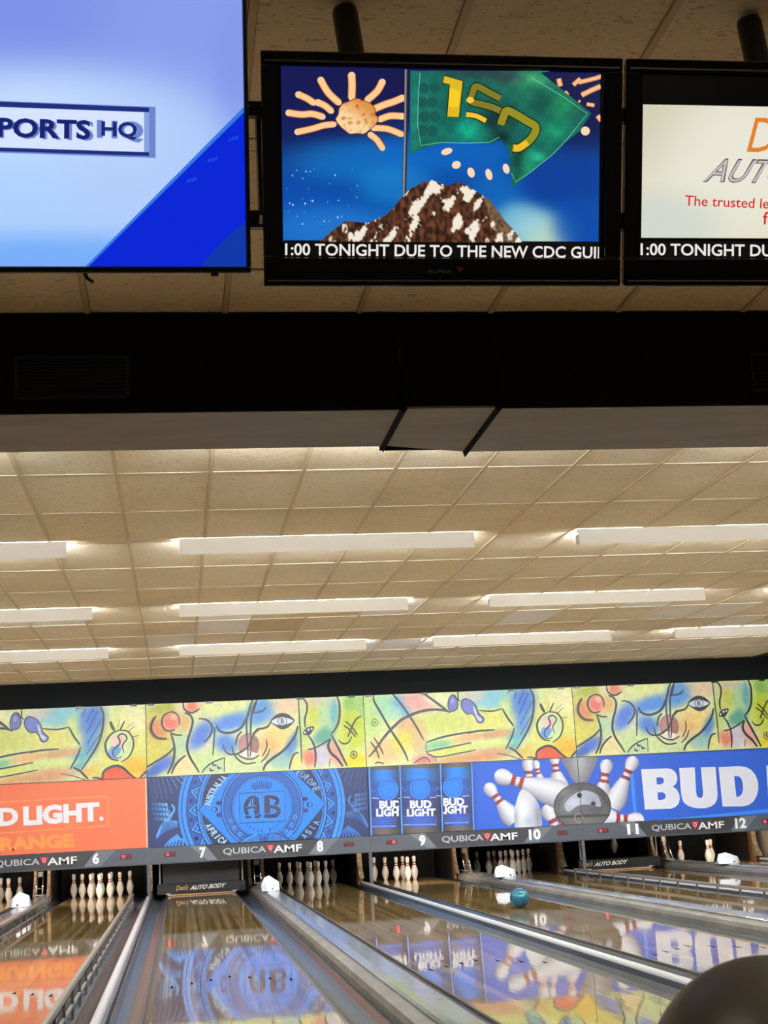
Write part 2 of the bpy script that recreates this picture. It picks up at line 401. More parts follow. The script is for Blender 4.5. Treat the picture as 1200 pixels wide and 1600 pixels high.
        for row in G:
            for a, b in row: s.v.append((a, y, b)); s.c.append(colour(a, b))
        for j in range(ny):
            for i in range(nx):
                k = n+j*(nx+1)+i; s.f.append((k, k+1, k+nx+2, k+nx+1))
        s.L += 1
    def rect_fill(s, col): s.fill([(s.rect[0], s.rect[1]), (s.rect[2], s.rect[1]), (s.rect[2], s.rect[3]), (s.rect[0], s.rect[3])], col, mapped=True)
    def mesh(s, name, M):
        me = bpy.data.meshes.new(name); me.from_pydata(s.v, [], s.f); me.materials.append(M)
        at = me.color_attributes.new('Col', 'FLOAT_COLOR', 'POINT')
        at.data.foreach_set('color', [q for c in s.c for q in (c[0], c[1], c[2], 1.0)]); me.update(); return me

# ================================================================== STRUCTURE
struct('floor', MB().box(XL, XR, FOUL, YF, -.30, -.16, 0).box(XL, XR, -23.0, FOUL, -.30, 0.0, 1).box(XL, XR, YN, -23.0, -.30, 0.0, 2), [FLOORM, APPR, CARPET])
struct('wall_left', MB().box(XL-.15, XL, YN, YF, -.3, ZC+.2), WALLP)
struct('wall_right', MB().box(XR, XR+.15, YN, YF, -.3, ZC+.2), WALLP)
struct('wall_back', MB().box(XL-.15, XR+.15, YF, YF+.15, -.3, ZC+.2), PITB)
struct('wall_front', MB().box(XL-.15, XR+.15, YN-.15, YN, -.3, ZC+.2), WALLP)

# ---- ceiling: slab, lay-in tiles, T-bar grid
ceil = struct('ceiling', MB().box(XL-.15, XR+.15, YN-.15, YF+.15, ZC+.06, ZC+.16), mat('plenum_grey', (110, 104, 96), 0.9))
GX0, GDX, GY0, GDY = 0.311, 0.6105, -15.34, 1.203
BEAM0, BEAM1 = -18.43, -17.68
tw, tl = GDX-.028, GDY-.028
tile_me = {}
for nm, M in (('c', T_CREAM), ('w', T_WARM), ('n', T_WHITE), ('s', T_STAIN)):
    tile_me[nm] = MB().box(-tw/2, tw/2, -tl/2, tl/2, .004, .02).mesh('ceiling_tile', M)
tiles = []; rest = MB()
i0, i1 = math.floor((XL-GX0)/GDX), math.ceil((XR-GX0)/GDX)
j0, j1 = math.floor((YN-GY0)/GDY), math.ceil((YM-GY0)/GDY)
for j in range(j0, j1):
    for i in range(i0, i1):
        cx, cy = GX0+(i+.5)*GDX, GY0+(j+.5)*GDY
        if cx-tw/2 < XL or cx+tw/2 > XR: continue
        px = [project((cx+sx*tw/2, cy+sy*tl/2, ZC)) for sx in (-1, 1) for sy in (-1, 1)]
        vis = max(p[0] for p in px) > -30 and min(p[0] for p in px) < 1230 and max(p[1] for p in px) > -30 and min(p[1] for p in px) < 1120
        hidden = BEAM0-0.3 < cy < BEAM1+.2 and not vis
        if vis: tiles.append((cy, cx, i, j))
        else: rest.box(cx-tw/2, cx+tw/2, cy-tl/2, cy+tl/2, ZC+.004, ZC+.02)
tiles.sort()
white = {(0, 5), (0, 6), (1, 8), (2, 8), (3, 8), (4, 8), (-1, 7), (3, 5), (6, 6), (9, 6), (10, 6), (5, 8), (8, 5), (-3, 5), (-4, 8), (11, 7), (7, 8)}
for n, (cy, cx, i, j) in enumerate(tiles):
    if n >= 300:
        rest.box(cx-tw/2, cx+tw/2, cy-tl/2, cy+tl/2, ZC+.004, ZC+.02); continue
    k = 'n' if (i, j) in white else ('s' if (i, j) in ((1, 5), (2, 5), (1, 6)) else random.choice('ccw'))
    t = link('ceiling_tile', tile_me[k], ceil, (cx, cy, ZC+random.uniform(0, .002)))
    t.rotation_euler = (random.uniform(-.002, .002), random.uniform(-.002, .002), 0)
tag(rest.build('ceiling_tile_field', T_CREAM, ceil), kind='stuff')
for i in range(i0, i1+1):
    x = GX0+i*GDX
    if XL < x < XR:
        link('grid_runner', MB().box(-.012, .012, YN, YM-.01, -.004, .006).box(-.0015, .0015, YN, YM-.01, .006, .05).mesh('grid_runner', GRID), ceil, (x, 0, ZC))
for j in range(j0, j1+1):
    y = GY0+j*GDY
    if YN < y < YM-.05:
        link('grid_cross_bar', MB().box(XL, XR, -.009, .009, -.001, .005).box(XL, XR, -.0015, .0015, .005, .045).mesh('grid_cross_bar', CROSSB), ceil, (0, y, ZC))

# ---- dropped duct across the room (dark face, grey sheet-metal underside)
duct = tag(link('trim_1', None, None, (0, BEAM0, 2.86)), kind='structure')
ZB = 2.862-2.86
def duct_face(x0, x1, y): MB().box(x0, x1, y, y+.02, ZB, ZC-2.86).build('face_panel', BLACK, duct)
duct_face(XL, 1.094, 0); duct_face(1.100, 1.538, .006); duct_face(1.544, XR, 0)
def under(x0, x1, yb0, yb1, dz0, dz1):
    MB().add([(x0, .004, ZB), (x1, .004, ZB), (x1, yb1, ZB+dz1), (x0, yb0, ZB+dz0), (x0, .004, ZB+.01), (x1, .004, ZB+.01), (x1, yb1, ZB+.01+dz1), (x0, yb0, ZB+.01+dz0)],
             [(0, 3, 2, 1), (4, 5, 6, 7), (0, 1, 5, 4), (1, 2, 6, 5), (2, 3, 7, 6), (3, 0, 4, 7)]).build('underside_panel', DUCT, duct)
under(XL, 1.085, .68, .68, 0, 0); under(1.115, 1.525, .69, .80, .004, -.004); under(1.555, XR, .82, .82, 0, 0)
for x, yb in ((1.100, .69), (1.540, .82)):
    MB().add([(x-.016, 0, ZB-.004), (x+.016, 0, ZB-.004), (x+.012, yb, ZB-.006), (x-.012, yb, ZB-.006), (x, yb+.01, ZB-.028), (x, 0, ZB-.016), (x-.014, 0, ZB+.02), (x+.014, 0, ZB+.02), (x+.012, yb, ZB+.02), (x-.012, yb, ZB+.02)],
             [(0, 3, 4, 5), (1, 5, 4, 2), (0, 6, 9, 3), (1, 2, 8, 7), (0, 5, 1), (3, 9, 8, 2, 4), (0, 1, 7, 6), (6, 7, 8, 9)]).build('seam_flange', BLACK, duct)
MB().box(XL, 1.1, .66, .68, ZB+.012, ZC-2.86).box(1.1, XR, .80, .82, ZB+.012, ZC-2.86).build('back_panel', BLACK, duct)
# vents in the duct face
def vent(x0, x1, z0, z1, lab):
    e = empty('vent_grille', (x0, BEAM0, z0), lab, 'vent'); W, H = x1-x0, z1-z0
    MB().box(0, W, -.012, 0, 0, .012).box(0, W, -.012, 0, H-.012, H).box(0, .012, -.012, 0, .012, H-.012).box(W-.012, W, -.012, 0, .012, H-.012).build('frame', VENTM, e)
    n = 9
    for k in range(n):
        z = .014+(H-.028)*(k+.1)/n
        MB().add([(.012, -.009, z), (W-.012, -.009, z), (W-.012, -.002, z+.013), (.012, -.002, z+.013), (.012, -.007, z-.0015), (W-.012, -.007, z-.0015), (W-.012, 0, z+.0115), (.012, 0, z+.0115)],
                 [(0, 1, 2, 3), (4, 7, 6, 5), (0, 4, 5, 1), (3, 2, 6, 7), (0, 3, 7, 4), (1, 5, 6, 2)]).build('louver', VENTM, e)
vent(-.615, -.122, 2.926, 3.118, 'black louvred vent grille at the left end of the dark duct')
vent(2.761, 3.25, 2.922, 3.110, 'black louvred vent grille at the right edge of the dark duct')

# ---- black header above the murals
struct('trim_2', MB().box(XL, XR, YM-.02, YM+.06, 2.95, ZC+.004), HEADER)

# ================================================================== LANES
def wood_lane(n):
    c = LANE[n]
    words = {5: 'far left polished wooden lane five, mostly outside the frame', 6: 'polished wooden lane six with bumper rails on both sides', 7: 'polished wooden lane seven below the blue crest, sweep bar lowered',
             8: 'polished wooden lane eight with a dim full rack of pins', 9: 'polished wooden lane nine carrying the teal ball', 10: 'polished wooden lane ten with a bumper rail on its right',
             11: 'polished wooden lane eleven with its sweep bar lowered', 12: 'polished wooden lane twelve at the far right'}
    e = empty('bowling_lane', (c, FOUL, -.16), words[n], 'lane', 'bowling lanes')
    MB().box(-LW, LW, 0, 18.29-.35, 0, .16).build('lane_surface', M_LANE, e)
    MB().box(-LW, LW, 18.29-.35, 18.29+.95, 0, .16).build('pin_deck', PINDECK, e)
    for s in (-1, 1): MB().box(s*LW-.006 if s < 0 else LW-.012, s*LW+.012 if s < 0 else LW+.006, 0, 18.29+.95, .10, .1603).build('edge_strip', EDGE, e)
    for k in range(-3, 4):
        x = k*5*1.0541/39; y = 4.6-abs(k)*.157
        MB().add([(x-.014, y-.15, .1604), (x, y-.12, .1604), (x+.014, y-.15, .1604), (x, y+.04, .1604)], [(0, 1, 3), (1, 2, 3)]).build('arrow_marker', ARROW, e)
    return e
EDGE = mat('dark_lane_edge', (66, 58, 48), 0.35)
ARROW = mat('arrow_inlay', (16, 14, 16), 0.8, spec=0.0)
PINDECK = mat('pin_deck_wood', (190, 160, 112), 0.12, noise=(3, (172, 138, 90), (30, 1, 1)), coat=0.6)
for n in LANE: wood_lane(n)

# ---- gutters
def gutter(n, side):
    x0 = LANE[n]+side*(LW+.0065)
    W = GW-.008; prof = [(0, -.0), (0, .145)]
    for k in range(9):
        t = math.pi*k/8; prof.append((.012+(W-.024)*(k/8), .145-.062*math.sin(t)**.7 if 0 < k < 8 else .145))
    prof += [(W, .145), (W, 0)]
    if side > 0: prof = prof[::-1]
    prof = [(side*x, z) for x, z in prof]
    o = MB().prism_y(prof, 0, 18.29+1.1).build('gutter', GUTTER, None); o.location = (x0, FOUL, -.16)
    w = {5: 'five', 6: 'six', 7: 'seven', 8: 'eight', 9: 'nine', 10: 'ten', 11: 'eleven', 12: 'twelve'}[n]
    tag(o, 'dark slate gutter along the %s edge of lane %s' % ('left' if side < 0 else 'right', w), 'gutter', 'gutters')
for n in LANE:
    for s in (-1, 1): gutter(n, s)

# ---- divisions between lanes
def narrow_div(x, lab):
    e = empty('narrow_division', (x, FOUL, -.16), lab, 'division', 'narrow divisions between lane pairs')
    hw = .041
    MB().box(-hw, hw, 0, 18.29-.33, 0, .178).build('division_wall', SLATEW, e)
    prof = [(-.010+hw*.72*math.cos(t), .1782+.030*math.sin(t)) for t in [math.pi*k/10 for k in range(11)]]
    MB().prism_y(prof, 0, 18.29-.32).build('cap_strip', SILVER, e, smooth=False)
narrow_div(B0, 'narrow silver-capped division between lanes six and seven')
narrow_div(B0+PP, 'narrow silver-capped division between lanes eight and nine')
narrow_div(B0+2*PP, 'narrow silver-capped division between lanes ten and eleven')
narrow_div(B0+3*PP, 'narrow silver-capped division right of lane twelve')
def wide_div(x, lab):
    e = empty('ball_return_division', (x, FOUL, -.16), lab, 'division', 'wide ball return divisions')
    MB().prism_y([(-.128, 0), (.128, 0), (.128, .19), (.165, .222), (.165, .246), (-.03, .246), (-.105, .222), (-.12, .19)], 0, 18.29-.33).build('division_wall', DIVSIDE, e)
    MB().prism_y([(-.032, .2465), (.168, .2465), (.172, .256), (.150, .267), (.02, .271), (-.02, .265), (-.036, .254)], 0, 18.29-.32).build('cap_strip', CAPM, e)
for k, lab in ((-1, 'wide grey ball return cover between lanes five and six'), (0, 'wide grey ball return cover between lanes seven and eight'),
               (1, 'wide grey ball return cover between lanes nine and ten'), (2, 'wide grey ball return cover between lanes eleven and twelve')):
    wide_div(B0+PP/2+k*PP, lab)

# ---- bumper rails
def bumper(x, y0, y1, lab, dz=0.0):
    e = empty('bumper_rail', (x, y0, -.078), lab, 'bumper rail', 'raised bumper rails')
    L = y1-y0
    MB().box(-.016, .016, 0, L, .195+dz, .232+dz).build('top_rail', RAILM, e, bevel=.006)
    MB().box(-.010, .010, 0, L, .085+dz*.5, .10+dz*.5).build('lower_rail', RAILM, e)
    n = int(L/.68)
    me = MB().box(-.009, .009, -.014, .014, .0, .1955+dz).mesh('rail_post', RAILP)
    for k in range(n+1): link('rail_post', me, e, (0, .015+(L-.03)*k/n, 0))
bumper(LANE[6]-LW-.075, FOUL+.5, -2.75, 'grey slatted bumper rail on the left of lane six')
bumper(LANE[6]+LW+.075, FOUL+.5, -2.6, 'grey slatted bumper rail on the right of lane six')
bumper(LANE[10]+LW+.055, FOUL+.5, -1.75, 'grey slatted bumper rail on the right of lane ten', -.045)

# ---- white guards on the wide covers
def guard(x, y, rz, w, h, lab):
    e = empty('plastic_guard', (x, y, .112), lab, 'guard', 'white plastic guards'); e.rotation_euler = (0, 0, rz)
    lo = [(-w, -.03), (-.5*w, -.14), (.25*w, -.16), (w, -.06), (.85*w, .12), (-.7*w, .12)]
    vs = [(x2, y2, 0) for x2, y2 in lo]+[(-1.02*w, 0, .42*h), (-.55*w, -.07, .50*h), (.22*w, -.10, .40*h), (.98*w, -.02, .55*h), (.70*w, .08, .70*h), (-.55*w, .08, .86*h), (-.12*w, .01, h), (.35*w, .0, .82*h)]
    fs = [tuple(range(5, -1, -1))]+[(i, (i+1) % 6, 6+(i+1) % 6, 6+i) for i in range(6)]+[(6, 7, 12), (7, 8, 13, 12), (8, 9, 13), (9, 10, 13), (10, 11, 12, 13), (11, 6, 12)]
    MB().add(vs, fs).build('hood', GUARD, e)
    MB().add([(-.05*w, -.147, .10*h), (.20*w, -.151, .09*h), (.10*w, -.131, .24*h), (-.05*w, -.12, .10*h), (.20*w, -.12, .09*h), (.10*w, -.115, .22*h)],
             [(0, 1, 2), (3, 5, 4), (0, 3, 4, 1), (1, 4, 5, 2), (2, 5, 3, 0)]).build('slot', DARKP, e)
guard(B0-PP/2+.03, -3.75, -.25, .14, .20, 'faceted white plastic guard on the cover between lanes five and six')
guard(B0+PP/2+.03, -3.35, .1, .125, .21, 'faceted white plastic guard on the cover beside lane eight')
guard(B0+PP*1.5+.03, -3.25, .35, .165, .165, 'faceted white plastic guard behind the teal ball')
guard(B0+PP*2.5+.03, -3.2, .3, .18, .16, 'faceted white plastic guard on the cover before lane twelve')

# ---- kickback walls around the pin decks, posts, ball lifts
KDARK = mat('darkened_side_wood', (34, 26, 22), 0.7, noise=(5, (24, 20, 18), (1, 1, 3)))  # the near-black pit interior is put into this side wood's colour
def kick(x, hw, lab, lean):
    e = empty('kickback_wall', (x, -.12, -.16), lab, 'kickback', 'kickback walls between pin decks')
    MB().box(-hw, hw, .22, 3.0, 0, 1.35).build('side_panel', KDARK, e); MB().box(-hw, hw, .065, .22, 0, 1.35).build('wood_panel', WOODK, e)
    pr = [(.05, 1.3), (.05, .62), (.02, .48), (-.06, .36), (-.16, .28), (-.19, .235)]
    bk = [(.06, .225), (.075, .5), (.075, 1.3)]
    MB().prism_x((pr+bk)[::-1], -hw*1.05, hw*1.05).build('front_edge', BEIGEM, e)
    MB().box(-hw*.6, hw*.6, .02, .055, .64, .92).build('wear_plate', RAILP, e)
for b, lab in ((B0, 'brown kickback wall with beige edge between lanes six and seven'), (B0+PP, 'brown kickback wall with beige edge between lanes eight and nine'), (B0+2*PP, 'brown kickback wall with beige edge between lanes ten and eleven'), (B0+3*PP, 'brown kickback wall with beige edge right of lane twelve')):
    kick(b, .036, lab, 0)
for k, (l1, l2) in enumerate((('five', 'six'), ('seven', 'eight'), ('nine', 'ten'), ('eleven', 'twelve'))):
    xc = B0+PP/2+(k-1)*PP
    kick(xc-.105, .022, 'brown kickback wall on the right side of lane %s' % l1, 0); kick(xc+.105, .022, 'brown kickback wall on the left side of lane %s' % l2, 0)
    e = empty('ball_lift', (xc, -.52, .096), 'chrome-railed ball lift frame between lanes %s and %s' % (l1, l2), 'ball lift', 'ball lifts')
    for s in (-1, 1): MB().tube([(s*.05, -.12, .028), (s*.048, .10, .30), (s*.045, .26, .62)], .010, 8).build('rail_rod', CHROME, e, smooth=True)
    for q in (.12, .30): MB().box(-.055, .055, q*.75-.07, q*.75-.05, q-.006, q+.012).build('cross_piece', RAILP, e)
    MB().box(-.035, .035, .14, .20, .30, .38).build('motor_box', RAILM, e, bevel=.006)
    MB().box(-.07, .07, -.16, .20, .02, .035).build('base_plate', CAPM, e)
for b, lab in ((B0, 'slim dark post under the mask between lanes six and seven'), (B0+PP, 'slim dark post under the mask between lanes eight and nine'), (B0+2*PP, 'slim dark post under the mask between lanes ten and eleven')):
    e = empty('mask_post', (b+.004, YM-.01, .049), lab, 'post', 'posts under the masks')
    MB().box(-.024, .024, -.016, .016, 0, .465).build('upright', STRIPG, e); MB().box(-.03, .03, -.028, .028, .0, .012).build('foot', STRIPG, e)
    MB().tube([(-.012, -.03, .012), (-.012, -.03, .05)], .008, 8).build('bolt', CHROME, e)

# ---- pit curtains
for n in LANE:
    c = LANE[n]; w = {5: 'five', 6: 'six', 7: 'seven', 8: 'eight', 9: 'nine', 10: 'ten', 11: 'eleven', 12: 'twelve'}[n]
    e = empty('pit_curtain', (c, 1.55, -.15), 'black pit curtain behind the pins of lane %s' % w, 'curtain', 'pit curtains')
    vs, fs = [], []
    for k in range(25):
        x = -.72+1.44*k/24; y = .018*math.sin(k*1.7); vs += [(x, y, 0), (x, y, 1.25), (x, y+.012, 0), (x, y+.012, 1.25)]
    for k in range(24): a = 4*k; fs += [(a, a+4, a+5, a+1), (a+2, a+3, a+7, a+6), (a+1, a+5, a+7, a+3), (a, a+2, a+6, a+4)]
    fs += [(0, 1, 3, 2), (96, 98, 99, 97)]
    MB().add(vs, fs).build('cloth', PITB, e); MB().tube([(-.74, .006, 1.26), (.74, .006, 1.26)], .015, 8).build('rod', DARKP, e)

# ---- pins
PR = [(.0, 0), (.0258, 0), (.0272, .006), (.036, .024), (.0455, .052), (.0545, .08), (.0605, .114), (.0585, .14), (.0500, .17), (.0395, .20), (.0300, .23), (.0242, .255), (.0236, .268), (.0255, .292), (.0300, .318), (.0323, .343), (.0300, .362), (.0220, .375), (.010, .3805), (0, .381)]
pin_me = MB().lathe(PR, 20).mesh('pin_body', PINW, True)
def rad(z):
    for (r0, z0), (r1, z1) in zip(PR, PR[1:]):
        if z0 <= z <= z1: return r0+(r1-r0)*(z-z0)/((z1-z0) or 1)
def stripe_me(z0, z1):
    zs = [z0, (z0+z1)/2, z1]; return MB().lathe([(rad(z0)-.001, z0)]+[(rad(z)+.0007, z) for z in zs]+[(rad(z1)-.001, z1)], 20).mesh('neck_stripe', PINR, True)
st1, st2 = stripe_me(.232, .247), stripe_me(.264, .279)
SPOT = {1: (0, 0), 2: (-1, 1), 3: (1, 1), 4: (-2, 2), 5: (0, 2), 6: (2, 2), 7: (-3, 3), 8: (-1, 3), 9: (1, 3), 10: (3, 3)}
WORD = {1: 'front head pin', 2: 'left pin of the second row', 3: 'right pin of the second row', 4: 'left pin of the third row', 5: 'middle pin of the third row', 6: 'right pin of the third row',
        7: 'leftmost pin of the back row', 8: 'second pin from left in the back row', 9: 'third pin from left in the back row', 10: 'rightmost pin of the back row'}
def pin(n, k, z=0.0005, label=None):
    i, j = SPOT[k]; lw = {5: 'lane five', 6: 'full rack, lane six', 8: 'dim rack, lane eight', 9: 'partial rack, lane nine', 10: 'dim rack, lane ten', 12: 'lane twelve', 11: 'lane eleven'}[n]
    e = empty('bowling_pin', (LANE[n]+i*.1524, j*.264, z), label or 'white %s, %s' % (WORD[k], lw), 'bowling pin', 'pins on lane %d' % n)
    e.rotation_euler = (0, 0, random.uniform(0, 6.28))
    link('pin_body', pin_me, e); link('neck_stripe', st1, e); link('neck_stripe', st2, e)
for k in (3, 6, 9, 10): pin(5, k)
for k in range(1, 11): pin(6, k); pin(8, k); pin(10, k)
for k in (1, 2, 3, 4, 5, 7): pin(9, k)
for k in (1, 3, 4): pin(12, k)
pin(11, 6, .235, 'single white pin hanging below the mask above lane eleven')

# ---- pin deck lamps behind the masks
for n in (5, 6, 9, 12):
    w = {5: 'five', 6: 'six', 9: 'nine', 12: 'twelve'}[n]
    e = empty('pin_deck_lamp', (LANE[n], YM+.22, .60), 'hidden strip lamp behind the mask lighting the pins of lane %s' % w, 'lamp', 'pin deck lamps')
    MB().prism_x([(-.03, -.02), (.02, .05), (-.03, .06), (-.045, -.02)], -.45, .45).build('reflector', WHITEP, e)
    MB().tube([(-.42, .0, 0), (.42, .0, 0)], .012, 8).build('tube', M_PINTUBE, e)
    for q in (-.35, .35): MB().box(q-.01, q+.01, -.208, -.035, .02, .035).build('bracket', RAILP, e)

e = empty('pinsetter_deck', (LANE[11], .1, .6165), 'dark pinsetter deck holding one pin over lane eleven', 'pinsetter')
MB().box(-.735, .685, 0, 1.1, 0, .05).build('deck_plate', PITB, e)
for q in (-.5, 0, .5): MB().box(q-.02, q+.02, .05, 1.05, .05, .09).build('deck_rib', DARKP, e)
for i, j in SPOT.values(): MB().lathe([(.036, -.03), (.04, -.03), (.04, 0), (.036, 0)], 12).build('pin_cup', DARKP, e).location = (i*.1524, j*.264-.1, 0)

# ---- lowered sweep bars on lanes seven and eleven
def sweep(n, lab, dx, shield):
    e = empty('sweep_bar', (LANE[n], -.74, .004), lab, 'sweep bar', 'lowered sweep bars')
    MB().box(-.69, .69, -.012, .02, .02, .185).build('board', DARKP, e, bevel=.006)
    MB().box(-.53, .53, -.016, .016, 0, .02).build('rubber_blade', mat('tan_rubber', (168, 132, 96), .6), e)
    if shield: MB().box(-.60, .60, .10, .13, .16, .52).build('shield', SHIELD, e)
    for s in (-1, 1):
        MB().box(s*.645-.012, s*.645+.012, .0, .03, .185, .62).build('arm', RAILM, e)
        MB().box(s*.64-.05, s*.64+.05, -.014, .03, .03, .10).build('hinge_block', DARKP, e, bevel=.008)
        MB().box(s*.52-.035, s*.52+.035, -.020, -.0125, .028, .036).build('clip', GUARD, e)
    p = Print((-.69, .02, .69, .185))
    p.text("Don's", (dx-.40, .075), (dx-.22, .08), (dx-.375, .155), (214, 176, 112), .015)
    p.text('AUTO BODY', (dx-.19, .072), (dx+.36, .085), (dx-.155, .140), (236, 236, 230), .045)
    link('lettering', p.mesh('lettering', M_PRINT), e, (0, -.0125, 0))
sweep(7, 'black sweep bar lettered across the pin end of lane seven', 0, True); sweep(11, 'black sweep bar lettered across the pin end of lane eleven', -.25, False)

# ---- balls
def ball(x, y, z, r, M, lab, holes):
    e = empty('bowling_ball', (x, y, z-r), lab, 'bowling ball')
    n = 28
    MB().lathe([(max(0, r*math.sin(math.pi*k/n)), r-r*math.cos(math.pi*k/n)) for k in range(n+1)], 40).build('shell', M, e, smooth=True)
    for d in holes:
        d = Vector(d).normalized(); c = Vector((0, 0, r))+d*r
        o = MB().lathe([(0, 0.0006), (.011, 0.0004), (.012, -.002)], 14).build('finger_hole', DARKP, e); o.location = c; o.rotation_euler = d.to_track_quat('Z', 'Y').to_euler()
ball(3.727, -8.488, .1085, .1085, BALLT, 'glossy teal bowling ball rolling on lane nine', ((.2, .9, .3), (.35, .85, .35), (.3, .9, .05)))
_p = CAM+ray(1212, 1702)*1.24; BX, BY, BZ = _p.x, _p.y, _p.z
ball(BX, BY, BZ, .1085, BALLB, 'large dark brown ball close up at the lower right corner', ((.7, .6, .1), (.75, .5, -.1), (.6, .7, -.2)))
e = empty('ball_stand', (BX, BY, 0), 'black stand under the near dark ball, below the frame', 'ball stand')
MB().lathe([(.0, 0), (.17, 0), (.17, .02), (.03, .05), (.026, BZ-.235), (.05, BZ-.178), (.0, BZ-.178)], 24).build('pedestal', DARKP, e, smooth=True)
MB().lathe([(.030, BZ-.183), (.066, BZ-.096), (.074, BZ-.09), (.078, BZ-.096), (.05, BZ-.183)], 28).build('cup', RAILP, e, smooth=True)

# ================================================================== STRIP LIGHTS
ROWS = [(-16.50, 'row behind the duct'), (-13.11, 'nearest visible row'), (-9.50, 'middle row'), (-5.90, 'farthest row')]
POSW = {-1: 'leftmost', 0: 'second from the left', 1: 'third from the left', 2: 'fourth from the left'}
for y, rw in ROWS:
    for k in range(-1, 3):
        x0 = .107+3.285*k; L = 2.40
        e = empty('strip_light', (x0, y, ZC-.004), 'long white baffled strip light, %s in the %s' % (POSW[k], rw), 'strip light', 'ceiling strip lights')
        MB().box(0, L, 0, .012, -.132, -.028).build('front_baffle', WHITEP, e)
        MB().box(0, L, .0125, .055, -.03, 0).build('channel', WHITEP, e)
        for q in (.008, L-.028): MB().box(q, q+.02, .0125, .13, -.108, -.035).build('lamp_holder', WHITEP, e)
        for q in (.05, .105): MB().tube([(.03, q, -.086), (L-.03, q, -.086)], .016, 8).build('tube', M_TUBE, e, smooth=True)

# ---- dim ceiling panels over the seating area behind the camera
M_TROFF = emit('troffer_lens', (255, 244, 226), 20.0)
for x, y, w_ in ((1.84, -23.16, 'right of'), (-1.21, -24.36, 'left of')):
    e = empty('ceiling_troffer', (x, y, ZC-.003), 'square lit ceiling panel above the seating, %s the viewer' % w_, 'ceiling light', 'seating area ceiling panels')
    MB().box(-.29, .29, -.29, .29, -.018, -.010).build('lens', M_TROFF, e)
    MB().box(-.31, .31, -.31, -.29, -.03, 0).box(-.31, .31, .29, .31, -.03, 0).box(-.31, -.29, -.29, .29, -.03, 0).box(.29, .31, -.29, .29, -.03, 0).build('frame', WHITEP, e)

# ================================================================== MASKING WALL
NUMW = {5: 'five', 6: 'six', 7: 'seven', 8: 'eight', 9: 'nine', 10: 'ten', 11: 'eleven', 12: 'twelve'}
Z_ART0, Z_ART1, Z_AD0, Z_STR0 = 1.822, 2.945, .768, .515
def zoom(x0, y0, k): return lambda pts: [(x0+x/k, y0+y/k) for x, y in pts]
def mask_T(k):
    pl = Plane((MB0+k*MP, YM-.012, 0), (1, 0, 0), (0, 0, 1)); return pl.hit
INK = (44, 46, 52)

